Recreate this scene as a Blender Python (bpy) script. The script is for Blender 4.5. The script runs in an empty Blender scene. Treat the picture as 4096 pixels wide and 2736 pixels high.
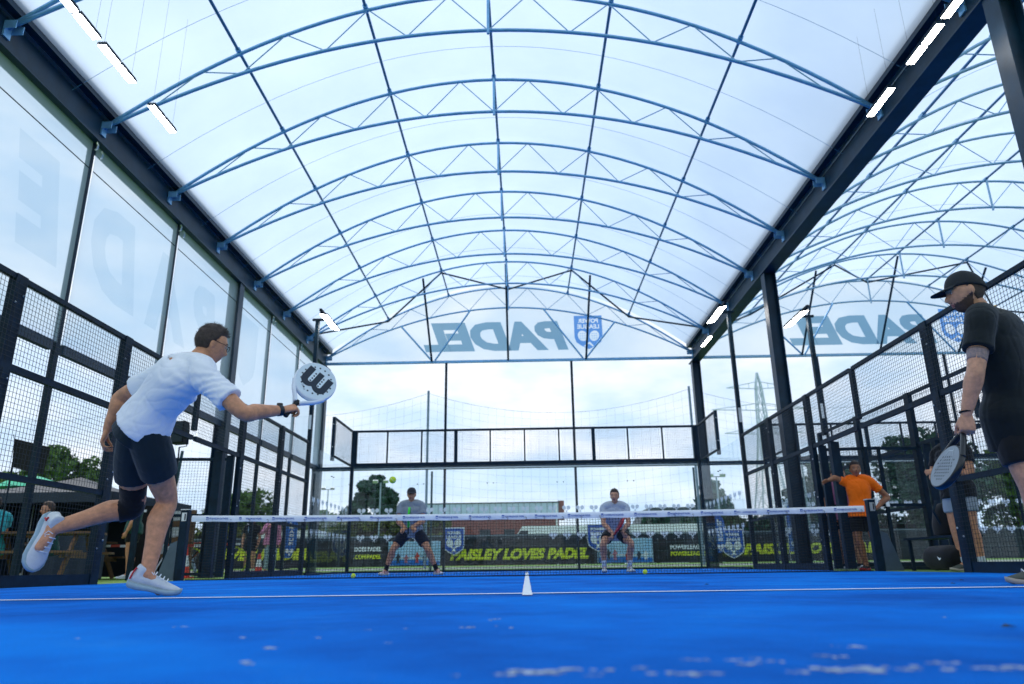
import bpy, bmesh, math, random
import numpy as np
from mathutils import Vector, Matrix, noise as mnoise

# ------------------------------------------------------------------ camera, sky, sun, exposure
scene = bpy.context.scene
COL = scene.collection
cam = bpy.data.cameras.new('camera')
cam.sensor_width = 36.0
cam.lens = 25.41
cam.clip_start = 0.05
cam.clip_end = 3000
cam_o = bpy.data.objects.new('camera', cam)
COL.objects.link(cam_o)
_r, _u, _f = Vector((0.99972, 0.019648, -0.013192)), Vector((0.018416, -0.295794, 0.955074)), Vector((-0.014863, 0.955050, 0.296073))
cam_o.matrix_world = Matrix(((_r.x, _u.x, -_f.x, 0.0014), (_r.y, _u.y, -_f.y, -0.9086), (_r.z, _u.z, -_f.z, 0.1429), (0, 0, 0, 1)))
scene.camera = cam_o
cam.dof.use_dof = True
cam.dof.focus_distance = 5.2
cam.dof.aperture_fstop = 2.4

world = bpy.data.worlds.new('World')
scene.world = world
world.use_nodes = True
nt = world.node_tree
nt.nodes.clear()
wo = nt.nodes.new('ShaderNodeOutputWorld')
bg = nt.nodes.new('ShaderNodeBackground')
sky = nt.nodes.new('ShaderNodeTexSky')
sky.sky_type = 'NISHITA'
sky.sun_disc = False
SUN_EL, SUN_AZ = math.radians(48), math.radians(-35)      # azimuth from +Y towards +X
sky.sun_elevation = SUN_EL
sky.sun_rotation = SUN_AZ
sky.air_density = 1.0
sky.dust_density = 3.0
tc = nt.nodes.new('ShaderNodeTexCoord')
mp = nt.nodes.new('ShaderNodeMapping')
mp.inputs['Scale'].default_value = (1.0, 1.0, 2.6)
nz = nt.nodes.new('ShaderNodeTexNoise')
nz.inputs['Scale'].default_value = 3.2
nz.inputs['Detail'].default_value = 7
nz.inputs['Roughness'].default_value = 0.55
rp = nt.nodes.new('ShaderNodeValToRGB')
rp.color_ramp.elements[0].position = 0.36
rp.color_ramp.elements[0].color = (0.85, 0.85, 0.85, 1)
rp.color_ramp.elements[1].position = 0.66
rp.color_ramp.elements[1].color = (1, 1, 1, 1)
nz2 = nt.nodes.new('ShaderNodeTexNoise')
nz2.inputs['Scale'].default_value = 6.5
nz2.inputs['Detail'].default_value = 6
rp2 = nt.nodes.new('ShaderNodeValToRGB')
rp2.color_ramp.elements[0].position = 0.38
rp2.color_ramp.elements[0].color = (5.0, 6.7, 8.8, 1)
rp2.color_ramp.elements[1].position = 0.68
rp2.color_ramp.elements[1].color = (8.6, 9.0, 9.7, 1)
mx = nt.nodes.new('ShaderNodeMix')
mx.data_type = 'RGBA'
L = nt.links.new
L(tc.outputs['Generated'], mp.inputs['Vector'])
L(mp.outputs['Vector'], nz.inputs['Vector'])
L(mp.outputs['Vector'], nz2.inputs['Vector'])
L(nz.outputs['Fac'], rp.inputs['Fac'])
L(nz2.outputs['Fac'], rp2.inputs['Fac'])
L(rp.outputs['Color'], mx.inputs['Factor'])
L(sky.outputs['Color'], mx.inputs[6])
L(rp2.outputs['Color'], mx.inputs[7])
L(mx.outputs[2], bg.inputs['Color'])
bg.inputs['Strength'].default_value = 0.10
L(bg.outputs[0], wo.inputs['Surface'])

sun = bpy.data.lights.new('sun', 'SUN')
sun.energy = 1.0
sun.angle = math.radians(14)
sun.color = (1.0, 0.95, 0.88)
sun_o = bpy.data.objects.new('sun', sun)
COL.objects.link(sun_o)
_sd = Vector((math.sin(SUN_AZ) * math.cos(SUN_EL), math.cos(SUN_AZ) * math.cos(SUN_EL), math.sin(SUN_EL)))
sun_o.rotation_euler = _sd.to_track_quat('Z', 'Y').to_euler()

scene.view_settings.view_transform = 'Standard'
scene.view_settings.look = 'None'
scene.view_settings.gamma = 1.0
scene.view_settings.use_curve_mapping = False
scene.view_settings.exposure = 0.42
scene.cycles.max_bounces = 8
scene.cycles.diffuse_bounces = 4
scene.cycles.glossy_bounces = 3
scene.cycles.transmission_bounces = 6
scene.cycles.transparent_max_bounces = 16
scene.cycles.caustics_reflective = False
scene.cycles.caustics_refractive = False
scene.cycles.sample_clamp_indirect = 6.0
scene.cycles.use_denoising = True

random.seed(7)
R = math.radians

# ------------------------------------------------------------------ materials
MATS = {}


def lin(c):
    if isinstance(c, str):
        c = tuple(int(c[i:i + 2], 16) / 255 for i in (0, 2, 4))
        c = tuple(x / 12.92 if x < 0.04045 else ((x + 0.055) / 1.055) ** 2.4 for x in c)
    return (c[0], c[1], c[2], 1)


def mat(name, col, rough=0.6, metal=0.0, var=0.12, vscale=6.0, bump=0.0, bscale=60.0, col2=None, spec=0.5, sheen=0.0, stretch=None):
    if name in MATS:
        return MATS[name]
    m = bpy.data.materials.new(name)
    m.use_nodes = True
    n = m.node_tree.nodes
    l = m.node_tree.links
    b = n['Principled BSDF']
    b.inputs['Roughness'].default_value = rough
    b.inputs['Metallic'].default_value = metal
    b.inputs['Specular IOR Level'].default_value = spec
    if sheen:
        b.inputs['Sheen Weight'].default_value = sheen
    c = lin(col)
    tcn = n.new('ShaderNodeTexCoord')
    src = tcn.outputs['Object']
    if stretch:
        mpn = n.new('ShaderNodeMapping')
        mpn.inputs['Scale'].default_value = stretch
        l.new(src, mpn.inputs['Vector'])
        src = mpn.outputs['Vector']
    if var > 0 or col2 is not None:
        t = n.new('ShaderNodeTexNoise')
        t.inputs['Scale'].default_value = vscale
        t.inputs['Detail'].default_value = 6
        t.inputs['Roughness'].default_value = 0.62
        l.new(src, t.inputs['Vector'])
        r = n.new('ShaderNodeValToRGB')
        r.color_ramp.elements[0].position = 0.33
        r.color_ramp.elements[1].position = 0.68
        if col2 is None:
            r.color_ramp.elements[0].color = (c[0] * (1 - var), c[1] * (1 - var), c[2] * (1 - var), 1)
            r.color_ramp.elements[1].color = (min(1, c[0] * (1 + var)), min(1, c[1] * (1 + var)), min(1, c[2] * (1 + var)), 1)
        else:
            r.color_ramp.elements[0].color = c
            r.color_ramp.elements[1].color = lin(col2)
        l.new(t.outputs['Fac'], r.inputs['Fac'])
        l.new(r.outputs['Color'], b.inputs['Base Color'])
    else:
        b.inputs['Base Color'].default_value = c
    if bump > 0:
        t2 = n.new('ShaderNodeTexNoise')
        t2.inputs['Scale'].default_value = bscale
        t2.inputs['Detail'].default_value = 4
        l.new(src, t2.inputs['Vector'])
        bp = n.new('ShaderNodeBump')
        bp.inputs['Strength'].default_value = bump
        bp.inputs['Distance'].default_value = 0.01
        l.new(t2.outputs['Fac'], bp.inputs['Height'])
        l.new(bp.outputs['Normal'], b.inputs['Normal'])
    MATS[name] = m
    return m


def mat_emit(name, col, strength):
    m = bpy.data.materials.new(name)
    m.use_nodes = True
    n = m.node_tree.nodes
    b = n['Principled BSDF']
    b.inputs['Base Color'].default_value = lin(col)
    b.inputs['Emission Color'].default_value = lin(col)
    b.inputs['Emission Strength'].default_value = strength
    MATS[name] = m
    return m


def mat_mix(name, kind, tint, a, col=(0.9, 0.9, 0.9), rough=0.35, vscale=0.6):
    """thin sheets: kind 'glass' = see-through pane with a weak reflection; kind 'film' = translucent membrane, share a of it clear"""
    m = bpy.data.materials.new(name)
    m.use_nodes = True
    n = m.node_tree.nodes
    l = m.node_tree.links
    n.clear()
    out = n.new('ShaderNodeOutputMaterial')
    tr = n.new('ShaderNodeBsdfTransparent')
    tr.inputs['Color'].default_value = lin(tint)
    mix = n.new('ShaderNodeMixShader')
    if kind == 'glass':
        g = n.new('ShaderNodeBsdfGlossy')
        g.inputs['Roughness'].default_value = 0.02
        lw = n.new('ShaderNodeLayerWeight')
        lw.inputs['Blend'].default_value = 0.5
        pw = n.new('ShaderNodeMath')
        pw.operation = 'POWER'
        pw.inputs[1].default_value = 4.0
        ml = n.new('ShaderNodeMath')
        ml.operation = 'MULTIPLY_ADD'
        ml.inputs[1].default_value = a
        ml.inputs[2].default_value = 0.02
        l.new(lw.outputs['Facing'], pw.inputs[0])
        l.new(pw.outputs[0], ml.inputs[0])
        l.new(ml.outputs[0], mix.inputs[0])
        l.new(tr.outputs[0], mix.inputs[1])
        l.new(g.outputs[0], mix.inputs[2])
    else:
        tl = n.new('ShaderNodeBsdfTranslucent')
        df = n.new('ShaderNodeBsdfDiffuse')
        tcn = n.new('ShaderNodeTexCoord')
        t = n.new('ShaderNodeTexNoise')
        t.inputs['Scale'].default_value = vscale
        t.inputs['Detail'].default_value = 4
        r = n.new('ShaderNodeValToRGB')
        c = lin(col)
        r.color_ramp.elements[0].position = 0.3
        r.color_ramp.elements[1].position = 0.7
        r.color_ramp.elements[0].color = (c[0] * .86, c[1] * .88, c[2] * .91, 1)
        r.color_ramp.elements[1].color = c
        l.new(tcn.outputs['Object'], t.inputs['Vector'])
        l.new(t.outputs['Fac'], r.inputs['Fac'])
        l.new(r.outputs[0], tl.inputs['Color'])
        l.new(r.outputs[0], df.inputs['Color'])
        m2 = n.new('ShaderNodeMixShader')
        m2.inputs[0].default_value = rough
        l.new(tl.outputs[0], m2.inputs[1])
        l.new(df.outputs[0], m2.inputs[2])
        mix.inputs[0].default_value = 1 - a
        l.new(tr.outputs[0], mix.inputs[1])
        l.new(m2.outputs[0], mix.inputs[2])
    l.new(mix.outputs[0], out.inputs['Surface'])
    MATS[name] = m
    return m


steel_dark = mat('dark_painted_steel', '0a2332', 0.55, 0.0, 0.35, 7.0, 0.08, 40, spec=0.18)
steel_beam = mat('canopy_beam_steel', '0d2e42', 0.4, 0.05, 0.3, 3.0, 0.06, 25, spec=0.3)
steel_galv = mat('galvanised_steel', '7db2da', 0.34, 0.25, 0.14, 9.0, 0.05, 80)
steel_thin = mat('galvanised_rod', '93b9d6', 0.4, 0.2, 0.1)
wire_dark = mat('dark_wire', '0b1d29', 0.5, 0.2, 0.0)
net_black = mat('black_net_cord', '06080a', 0.8, 0, 0.0)
bolt_mat = mat('zinc_bolt', 'c9ced2', 0.3, 0.8, 0.0)
white_tape = mat('white_tape_fabric', 'e9ecef', 0.6, 0, 0.05, 12, 0.25, 18)
print_blue = mat('print_blue', '1f55a8', 0.6, 0, 0.04)
print_grey = mat('print_grey', '4c5963', 0.6, 0, 0.04)
print_white = mat('print_white', 'eef1f3', 0.6, 0, 0.03)
print_yellow = mat('print_yellow', 'e2ea2c', 0.55, 0, 0.08, 5)
print_dark = mat('print_dark_navy', '0d2233', 0.5, 0, 0.05)
banner_black = mat('black_banner_vinyl', '14191e', 0.45, 0, 0.25, 2.5, 0.2, 8)
line_white = mat('court_line_paint', 'e8eaec', 0.7, 0, 0.06, 30)
timber = mat('shade_darkened_timber', '6e4f33', 0.65, 0, 0.25, 5, 0.15, 30, stretch=(1, 8, 8))  # shade is put into the base colour, darker than the bare wood
roof_film = mat_mix('roof_membrane', 'film', (0.88, 0.94, 1.0), 0.05, (0.73, 0.84, 0.95), 0.08)
gable_film = mat_mix('gable_membrane', 'film', (0.90, 0.95, 1.0), 0.55, (0.82, 0.88, 0.95), 0.06)
side_film = mat_mix('side_screen_membrane', 'film', (0.86, 0.93, 1.0), 0.52, (0.62, 0.76, 0.93), 0.10)
print_film = mat_mix('membrane_print_grey', 'film', (0.42, 0.60, 0.74), 0.45, (0.20, 0.38, 0.52), 0.1)
print_film2 = mat_mix('side_print_grey', 'film', (0.92, 0.95, 0.97), 0.94, (0.50, 0.62, 0.74), 0.2)
print_film_blue = mat_mix('membrane_print_blue', 'film', (0.30, 0.52, 0.90), 0.35, (0.12, 0.34, 0.85), 0.1)
glass_mat = mat_mix('toughened_glass', 'glass', (0.95, 0.98, 0.99), 0.22)
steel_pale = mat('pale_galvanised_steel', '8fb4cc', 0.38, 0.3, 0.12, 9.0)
decal_mat = mat_mix('frosted_decal', 'film', (0.95, 0.97, 1.0), 0.25, (0.88, 0.91, 0.94), 0.55)
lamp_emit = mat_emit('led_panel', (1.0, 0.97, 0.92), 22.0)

# ------------------------------------------------------------------ mesh building helpers
BASE = {}


def V(*a):
    return Vector(a) if len(a) > 1 else Vector(a[0])


class MB:
    def __init__(self):
        self.v, self.f, self.mi = [], [], []

    def add(self, vs, fs, mi=0):
        k = len(self.v)
        self.v += [tuple(x) for x in vs]
        self.f += [tuple(i + k for i in f) for f in fs]
        self.mi += [mi] * len(fs)
        return self

    def box(self, c, s, rot=None, mi=0):
        hx, hy, hz = s[0] / 2, s[1] / 2, s[2] / 2
        vs = [Vector((x, y, z)) for x in (-hx, hx) for y in (-hy, hy) for z in (-hz, hz)]
        if rot is not None:
            vs = [rot @ v for v in vs]
        c = Vector(c)
        return self.add([v + c for v in vs], [(0, 1, 3, 2), (4, 6, 7, 5), (0, 4, 5, 1), (2, 3, 7, 6), (0, 2, 6, 4), (1, 5, 7, 3)], mi)

    def bar(self, p, q, w, h=None, up=(0, 0, 1), mi=0, ends=True):
        """box from p to q, w wide across, h tall along up"""
        h = w if h is None else h
        p, q = Vector(p), Vector(q)
        d = (q - p).normalized()
        up = Vector(up)
        s = d.cross(up)
        if s.length < 1e-4:
            s = d.cross(Vector((1, 0, 0)))
        s.normalize()
        t = s.cross(d).normalized()
        vs = []
        for e in (p, q):
            for a, b in ((-1, -1), (1, -1), (1, 1), (-1, 1)):
                vs.append(e + s * a * w / 2 + t * b * h / 2)
        fs = [(0, 1, 5, 4), (1, 2, 6, 5), (2, 3, 7, 6), (3, 0, 4, 7)]
        if ends:
            fs += [(3, 2, 1, 0), (4, 5, 6, 7)]
        return self.add(vs, fs, mi)

    def tube(self, pts, r, n=8, mi=0, caps=True):
        pts = [Vector(p) for p in pts]
        rr = r if isinstance(r, (list, tuple)) else [r] * len(pts)
        prev = None
        rings = []
        for i, p in enumerate(pts):
            d = (pts[min(i + 1, len(pts) - 1)] - pts[max(i - 1, 0)])
            d = d.normalized() if d.length > 1e-9 else Vector((0, 0, 1))
            if prev is None:
                a = d.cross(Vector((0, 0, 1)))
                if a.length < 1e-3:
                    a = d.cross(Vector((1, 0, 0)))
            else:
                a = prev - d * prev.dot(d)
            a.normalize()
            prev = a
            b = d.cross(a)
            rings.append([p + (a * math.cos(2 * math.pi * k / n) + b * math.sin(2 * math.pi * k / n)) * rr[i] for k in range(n)])
        return self.loft(rings, caps, mi)

    def loft(self, rings, caps=True, mi=0):
        n = len(rings[0])
        vs = [v for r in rings for v in r]
        fs = []
        for i in range(len(rings) - 1):
            for k in range(n):
                a, b = i * n + k, i * n + (k + 1) % n
                fs.append((a, b, b + n, a + n))
        if caps:
            fs.append(tuple(range(n - 1, -1, -1)))
            fs.append(tuple((len(rings) - 1) * n + k for k in range(n)))
        return self.add(vs, fs, mi)

    def prism(self, poly, M, t, mi=0):
        """poly in local xy, extruded from z=0 to z=t, placed by matrix M"""
        n = len(poly)
        vs = [M @ Vector((x, y, 0)) for x, y in poly] + [M @ Vector((x, y, t)) for x, y in poly]
        fs = [tuple(range(n - 1, -1, -1)), tuple(range(n, 2 * n))]
        fs += [(k, (k + 1) % n, n + (k + 1) % n, n + k) for k in range(n)]
        return self.add(vs, fs, mi)

    def sphere(self, c, r, n=12, m=8, rot=None, mi=0):
        if not isinstance(r, (tuple, list)):
            r = (r, r, r)
        c = Vector(c)
        vs = [Vector((0, 0, -r[2]))]
        for j in range(1, m):
            t = math.pi * j / m
            for k in range(n):
                p = 2 * math.pi * k / n
                vs.append(Vector((r[0] * math.sin(t) * math.cos(p), r[1] * math.sin(t) * math.sin(p), -r[2] * math.cos(t))))
        vs.append(Vector((0, 0, r[2])))
        fs = []
        for k in range(n):
            fs.append((0, 1 + (k + 1) % n, 1 + k))
        for j in range(m - 2):
            for k in range(n):
                a, b = 1 + j * n + k, 1 + j * n + (k + 1) % n
                fs.append((a, b, b + n, a + n))
        last = len(vs) - 1
        o = 1 + (m - 2) * n
        for k in range(n):
            fs.append((o + k, o + (k + 1) % n, last))
        if rot is not None:
            vs = [rot @ v for v in vs]
        return self.add([v + c for v in vs], fs, mi)

    def mesh(self, name, mats, base=Vector((0, 0, 0)), smooth=False):
        me = bpy.data.meshes.new(name)
        me.from_pydata([(x - base[0], y - base[1], z - base[2]) for x, y, z in self.v], [], self.f)
        mats = mats if isinstance(mats, (list, tuple)) else [mats]
        for m in mats:
            me.materials.append(m)
        if len(mats) > 1:
            me.polygons.foreach_set('material_index', self.mi)
        if smooth:
            me.polygons.foreach_set('use_smooth', [True] * len(me.polygons))
        me.update()
        return me

    def build(self, name, mats, parent=None, smooth=False, kind=None):
        base = BASE.get(parent.name, Vector((0, 0, 0))) if parent else Vector((0, 0, 0))
        o = bpy.data.objects.new(name, self.mesh(name, mats, base, smooth))
        return link(o, parent, kind, base)


def link(o, parent=None, kind=None, base=Vector((0, 0, 0))):
    COL.objects.link(o)
    if parent is not None:
        o.parent = parent
    BASE[o.name] = Vector(base)
    if kind:
        o['kind'] = kind
    return o


def tag(o, label, cat, group=None, kind=None):
    o['label'] = label
    o['category'] = cat
    if group:
        o['group'] = group
    if kind:
        o['kind'] = kind
    return o


def thing(name, loc, label, cat, group=None):
    o = bpy.data.objects.new(name, None)
    o.empty_display_size = 0.1
    COL.objects.link(o)
    o.location = loc
    BASE[o.name] = Vector(loc)
    return tag(o, label, cat, group)


def sub(name, parent):
    """an Empty part that only holds sub-parts, at the base of its thing"""
    o = bpy.data.objects.new(name, None)
    o.empty_display_size = 0.05
    COL.objects.link(o)
    o.parent = parent
    BASE[o.name] = BASE[parent.name]
    return o


_tcache = {}


def text_mesh(s, bold=0.0, shear=0.0):
    """flat outline of a word, letter height about 0.7, centred; returns verts and faces"""
    key = (s, bold, shear)
    if key in _tcache:
        return _tcache[key]
    cu = bpy.data.curves.new('t', 'FONT')
    cu.body = s
    cu.size = 1.0
    cu.offset = bold
    cu.shear = shear
    cu.align_x = 'CENTER'
    cu.align_y = 'CENTER'
    cu.resolution_u = 3
    ob = bpy.data.objects.new('t', cu)
    COL.objects.link(ob)
    dg = bpy.context.evaluated_depsgraph_get()
    me = bpy.data.meshes.new_from_object(ob.evaluated_get(dg))
    vs = [v.co.copy() for v in me.vertices]
    fs = [tuple(p.vertices) for p in me.polygons]
    bpy.data.objects.remove(ob)
    bpy.data.curves.remove(cu)
    bpy.data.meshes.remove(me)
    xs = [v.x for v in vs]
    ys = [v.y for v in vs]
    cx, cy = (max(xs) + min(xs)) / 2, (max(ys) + min(ys)) / 2
    w, h = max(xs) - min(xs), max(ys) - min(ys)
    vs = [((v.x - cx) / w, (v.y - cy) / h) for v in vs]
    _tcache[key] = (vs, fs)
    return _tcache[key]


def word(mb, s, c, ax, ay, w, h, bold=0.02, shear=0.0, mi=0):
    """lay a word w wide and h tall, centred on c, along axes ax (reading) and ay (up)"""
    vs, fs = text_mesh(s, bold, shear)
    c, ax, ay = Vector(c), Vector(ax), Vector(ay)
    mb.add([c + ax * (x * w) + ay * (y * h) for x, y in vs], fs, mi)
    return mb


def loops_of(vs, fs):
    """boundary loops of a flat mesh"""
    cnt = {}
    for f in fs:
        for a, b in zip(f, f[1:] + f[:1]):
            if (b, a) in cnt:
                cnt.pop((b, a))
            else:
                cnt[(a, b)] = 1
    nxt = {a: b for a, b in cnt}
    out = []
    while nxt:
        a, b = next(iter(nxt.items()))
        lp = [a]
        nxt.pop(a)
        while b != lp[0] and b in nxt:
            lp.append(b)
            b = nxt.pop(b)
        if len(lp) > 2:
            out.append([vs[i] for i in lp])
    return out


def cutout(mb, loops, M, mi=0):
    """fill nested flat loops (even-odd) and place them with M"""
    cu = bpy.data.curves.new('c', 'CURVE')
    cu.dimensions = '2D'
    cu.fill_mode = 'BOTH'
    for lp in loops:
        sp = cu.splines.new('POLY')
        sp.points.add(len(lp) - 1)
        for p, q in zip(sp.points, lp):
            p.co = (q[0], q[1], 0, 1)
        sp.use_cyclic_u = True
    ob = bpy.data.objects.new('c', cu)
    COL.objects.link(ob)
    me = bpy.data.meshes.new_from_object(ob.evaluated_get(bpy.context.evaluated_depsgraph_get()))
    mb.add([M @ v.co for v in me.vertices], [tuple(p.vertices) for p in me.polygons], mi)
    bpy.data.objects.remove(ob)
    bpy.data.curves.remove(cu)
    bpy.data.meshes.remove(me)
    return mb


def word_loops(s, c, w, h, bold=.03, shear=0.0):
    vs, fs = text_mesh(s, bold, shear)
    return loops_of([(c[0] + x * w, c[1] + y * h) for x, y in vs], fs)


def ring_loop(c, rx, ry, rot=0, n=16):
    ca, sa = math.cos(rot), math.sin(rot)
    return [(c[0] + rx * math.cos(t) * ca - ry * math.sin(t) * sa, c[1] + rx * math.cos(t) * sa + ry * math.sin(t) * ca) for t in [2 * math.pi * k / n for k in range(n)]]


def frame(c, ax, ay):
    ax, ay = Vector(ax).normalized(), Vector(ay).normalized()
    az = ax.cross(ay)
    c = Vector(c)
    return Matrix(((ax.x, ay.x, az.x, c.x), (ax.y, ay.y, az.y, c.y), (ax.z, ay.z, az.z, c.z), (0, 0, 0, 1)))


SHIELD = [(-.5, .6), (.5, .6), (.5, -.18), (.44, -.36), (.28, -.48), (0, -.62), (-.28, -.48), (-.44, -.36), (-.5, -.18)]


def disc(mb, M, r, t, n=14, ry=None, c=(0, 0), rot=0, mi=0):
    ry = r if ry is None else ry
    ca, sa = math.cos(rot), math.sin(rot)
    poly = []
    for k in range(n):
        a = 2 * math.pi * k / n
        x, y = r * math.cos(a), ry * math.sin(a)
        poly.append((c[0] + x * ca - y * sa, c[1] + x * sa + y * ca))
    mb.prism(poly, M, t, mi)


def crossed_rackets(mb, M, w, t, mi=0, holes=None):
    """two crossed padel rackets, w wide overall, flat in the frame M"""
    for s in (-1, 1):
        disc(mb, M, w * .225, t, 14, w * .255, (s * w * .26, w * .12), -s * R(28), mi)
        a, b = Vector((s * w * .15, -w * .10)), Vector((-s * w * .13, -w * .44))
        d = (b - a).normalized()
        nn = Vector((-d.y, d.x)) * w * .042
        mb.prism([(p.x, p.y) for p in ((a + nn), (b + nn), (b - nn), (a - nn))][::1 if s > 0 else 1], M, t * (1 + .1 * s), mi)
        if holes is not None:
            for i in (-1, 0, 1):
                for j in (-1, 0, 1):
                    disc(mb, M @ Matrix.Translation((0, 0, t * 1.2)), w * .026, t * .3, 6, None, (s * w * .26 + i * w * .1, w * .12 + j * w * .11), 0, holes)


def shield(mb, c, ax, ay, w, t, mi_blue=0, mi_white=1, border=True, words=True):
    M = frame(c, ax, ay)
    nrm = M.to_3x3() @ Vector((0, 0, 1))
    h = w
    if border:
        mb.prism([(x * w * 1.1, y * h * 1.08) for x, y in SHIELD], M, t, mi_white)
        M = M @ Matrix.Translation((0, 0, t + .003))
    mb.prism([(x * w, y * h) for x, y in SHIELD], M, t, mi_blue)
    M2 = M @ Matrix.Translation((0, 0, t + .003))
    c2 = M2.translation
    if words:
        word(mb, 'POWER', c2 + Vector(ay) * h * .40, ax, ay, w * .72, h * .15, .03, 0, mi_white)
        word(mb, 'LEAGUE', c2 + Vector(ay) * h * .20, ax, ay, w * .78, h * .15, .03, 0, mi_white)
    crossed_rackets(mb, M2 @ Matrix.Translation((0, -h * .18, 0)), w * .8, max(t * .3, .001), mi_white)

# ------------------------------------------------------------------ ground and courts
def ground_z(x, y):
    t = min(1, max(0, (y - 21.8) / 6.0))
    t2 = min(1, max(0, (-x - 7.2) / 5.0))
    return -0.012 + 0.19 * t * t * (3 - 2 * t)


grass_mat = mat('ground_turf', '4f7a2a', 0.9, 0, 0.0, 0.9, 0.5, 160, col2='6f9436')
xs = [-900, -300, -120, -60, -40, -30, -20, -14, -9, -7, 0, 7, 12, 18, 25, 40, 60, 120, 300, 900]
ys = [-900, -200, -60, -20, -8, 0, 10, 20, 21.8, 22.5, 23.2, 24, 25, 26, 27, 28, 32, 40, 60, 120, 300, 1500]
g = MB()
g.add([(x, y, ground_z(x, y)) for y in ys for x in xs],
      [(j * len(xs) + i, j * len(xs) + i + 1, (j + 1) * len(xs) + i + 1, (j + 1) * len(xs) + i) for j in range(len(ys) - 1) for i in range(len(xs) - 1)])
ground = g.build('ground', grass_mat, smooth=True, kind='structure')
ground['label'] = 'green artificial turf around and beyond the padel courts'

# worn strip of tarmac path behind the hoardings
pm = mat('path_concrete', '8f938c', 0.85, 0, 0.2, 2, 0.3, 60)
MB().add([(-60, 24.4, ground_z(0, 24.4) + .006), (60, 24.4, ground_z(0, 24.4) + .006), (60, 25.6, ground_z(0, 25.6) + .008), (-60, 25.6, ground_z(0, 25.6) + .008)], [(0, 1, 2, 3)]).build('path', pm, kind='structure')


def court_material():
    m = bpy.data.materials.new('blue_court_turf')
    m.use_nodes = True
    n, l = m.node_tree.nodes, m.node_tree.links
    b = n['Principled BSDF']
    b.inputs['Roughness'].default_value = 0.9
    b.inputs['Specular IOR Level'].default_value = 0.06
    tcn = n.new('ShaderNodeTexCoord')

    def noise_ramp(sc, det, stops, rough=.65):
        t = n.new('ShaderNodeTexNoise')
        t.inputs['Scale'].default_value = sc
        t.inputs['Detail'].default_value = det
        t.inputs['Roughness'].default_value = rough
        l.new(tcn.outputs['Object'], t.inputs['Vector'])
        r = n.new('ShaderNodeValToRGB')
        while len(r.color_ramp.elements) < len(stops):
            r.color_ramp.elements.new(.5)
        for e, (p, c) in zip(r.color_ramp.elements, stops):
            e.position, e.color = p, (*c, 1)
        l.new(t.outputs['Fac'], r.inputs['Fac'])
        return r.outputs[0]
    base = noise_ramp(.75, 9, [(.32, (0, .080, .40)), (.50, (0, .170, .70)), (.68, (0, .275, .92))])
    sand = noise_ramp(2.6, 10, [(.56, (0, 0, 0)), (.74, (.36, .36, .36))], .75)
    fibre = noise_ramp(240, 3, [(.3, (.72, .72, .72)), (.7, (1.15, 1.15, 1.15))])
    m1 = n.new('ShaderNodeMix')
    m1.data_type = 'RGBA'
    l.new(sand, m1.inputs['Factor'])
    l.new(base, m1.inputs[6])
    m1.inputs[7].default_value = (.05, .32, .78, 1)
    m2 = n.new('ShaderNodeMix')
    m2.data_type = 'RGBA'
    m2.blend_type = 'MULTIPLY'
    m2.inputs['Factor'].default_value = 1
    l.new(m1.outputs[2], m2.inputs[6])
    l.new(fibre, m2.inputs[7])
    l.new(m2.outputs[2], b.inputs['Base Color'])
    t2 = n.new('ShaderNodeTexNoise')
    t2.inputs['Scale'].default_value = 380
    t2.inputs['Detail'].default_value = 2
    bp = n.new('ShaderNodeBump')
    bp.inputs['Strength'].default_value = 0.5
    bp.inputs['Distance'].default_value = 0.006
    l.new(tcn.outputs['Object'], t2.inputs['Vector'])
    l.new(t2.outputs['Fac'], bp.inputs['Height'])
    l.new(bp.outputs['Normal'], b.inputs['Normal'])
    return m


court_mat = court_material()


def court_floor(cx, label):
    o = MB().add([(cx - 5.02, -0.02, .004), (cx + 5.02, -0.02, .004), (cx + 5.02, 20.02, .004), (cx - 5.02, 20.02, .004)], [(0, 1, 2, 3)]).build('court_floor', court_mat, kind='structure')
    o['label'] = label

    def line(x0, x1, y0, y1):
        z = .0085
        nx, ny = max(2, int((x1 - x0) / .04)), max(2, int((y1 - y0) / .04))
        m = MB()
        if x1 - x0 > y1 - y0:
            pts = [(x0 + (x1 - x0) * i / nx) for i in range(nx + 1)]
            vs = [(x, y0 + random.uniform(-.003, .003), z) for x in pts] + [(x, y1 + random.uniform(-.003, .003), z) for x in pts]
            n = nx
        else:
            pts = [(y0 + (y1 - y0) * i / ny) for i in range(ny + 1)]
            vs = [(x1 + random.uniform(-.003, .003), y, z) for y in pts] + [(x0 + random.uniform(-.003, .003), y, z) for y in pts]
            n = ny
        m.add(vs, [(i, i + 1, n + 2 + i, n + 1 + i) for i in range(n)])
        m.build('line_marking', line_white, o)
    for y in (3.05, 16.95):
        line(cx - 4.99, cx + 4.99, y - .045, y + .045)
    line(cx - .025, cx + .025, 2.80, 3.003)
    line(cx - .025, cx + .025, 3.097, 16.903)
    return o


court1 = court_floor(0, 'bright blue sanded turf of the padel court in play')
court2 = court_floor(11.9, 'blue turf of the neighbouring padel court')

# drifts of pale sand lying on the blue turf close to the camera
sand_mat = mat('pale_sand', 'b9c6d2', 0.9, 0, 0.15, 20, 0.3, 200)
_n, _l = sand_mat.node_tree.nodes, sand_mat.node_tree.links
_tc, _t, _r_ = _n.new('ShaderNodeTexCoord'), _n.new('ShaderNodeTexNoise'), _n.new('ShaderNodeValToRGB')
_t.inputs['Scale'].default_value = 70
_t.inputs['Detail'].default_value = 5
_r_.color_ramp.elements[0].position, _r_.color_ramp.elements[1].position = .40, .60
_l.new(_tc.outputs['Object'], _t.inputs['Vector'])
_l.new(_t.outputs['Fac'], _r_.inputs['Fac'])
_l.new(_r_.outputs[0], _n['Principled BSDF'].inputs['Alpha'])
sd = MB()
rs = random.Random(3)


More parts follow.
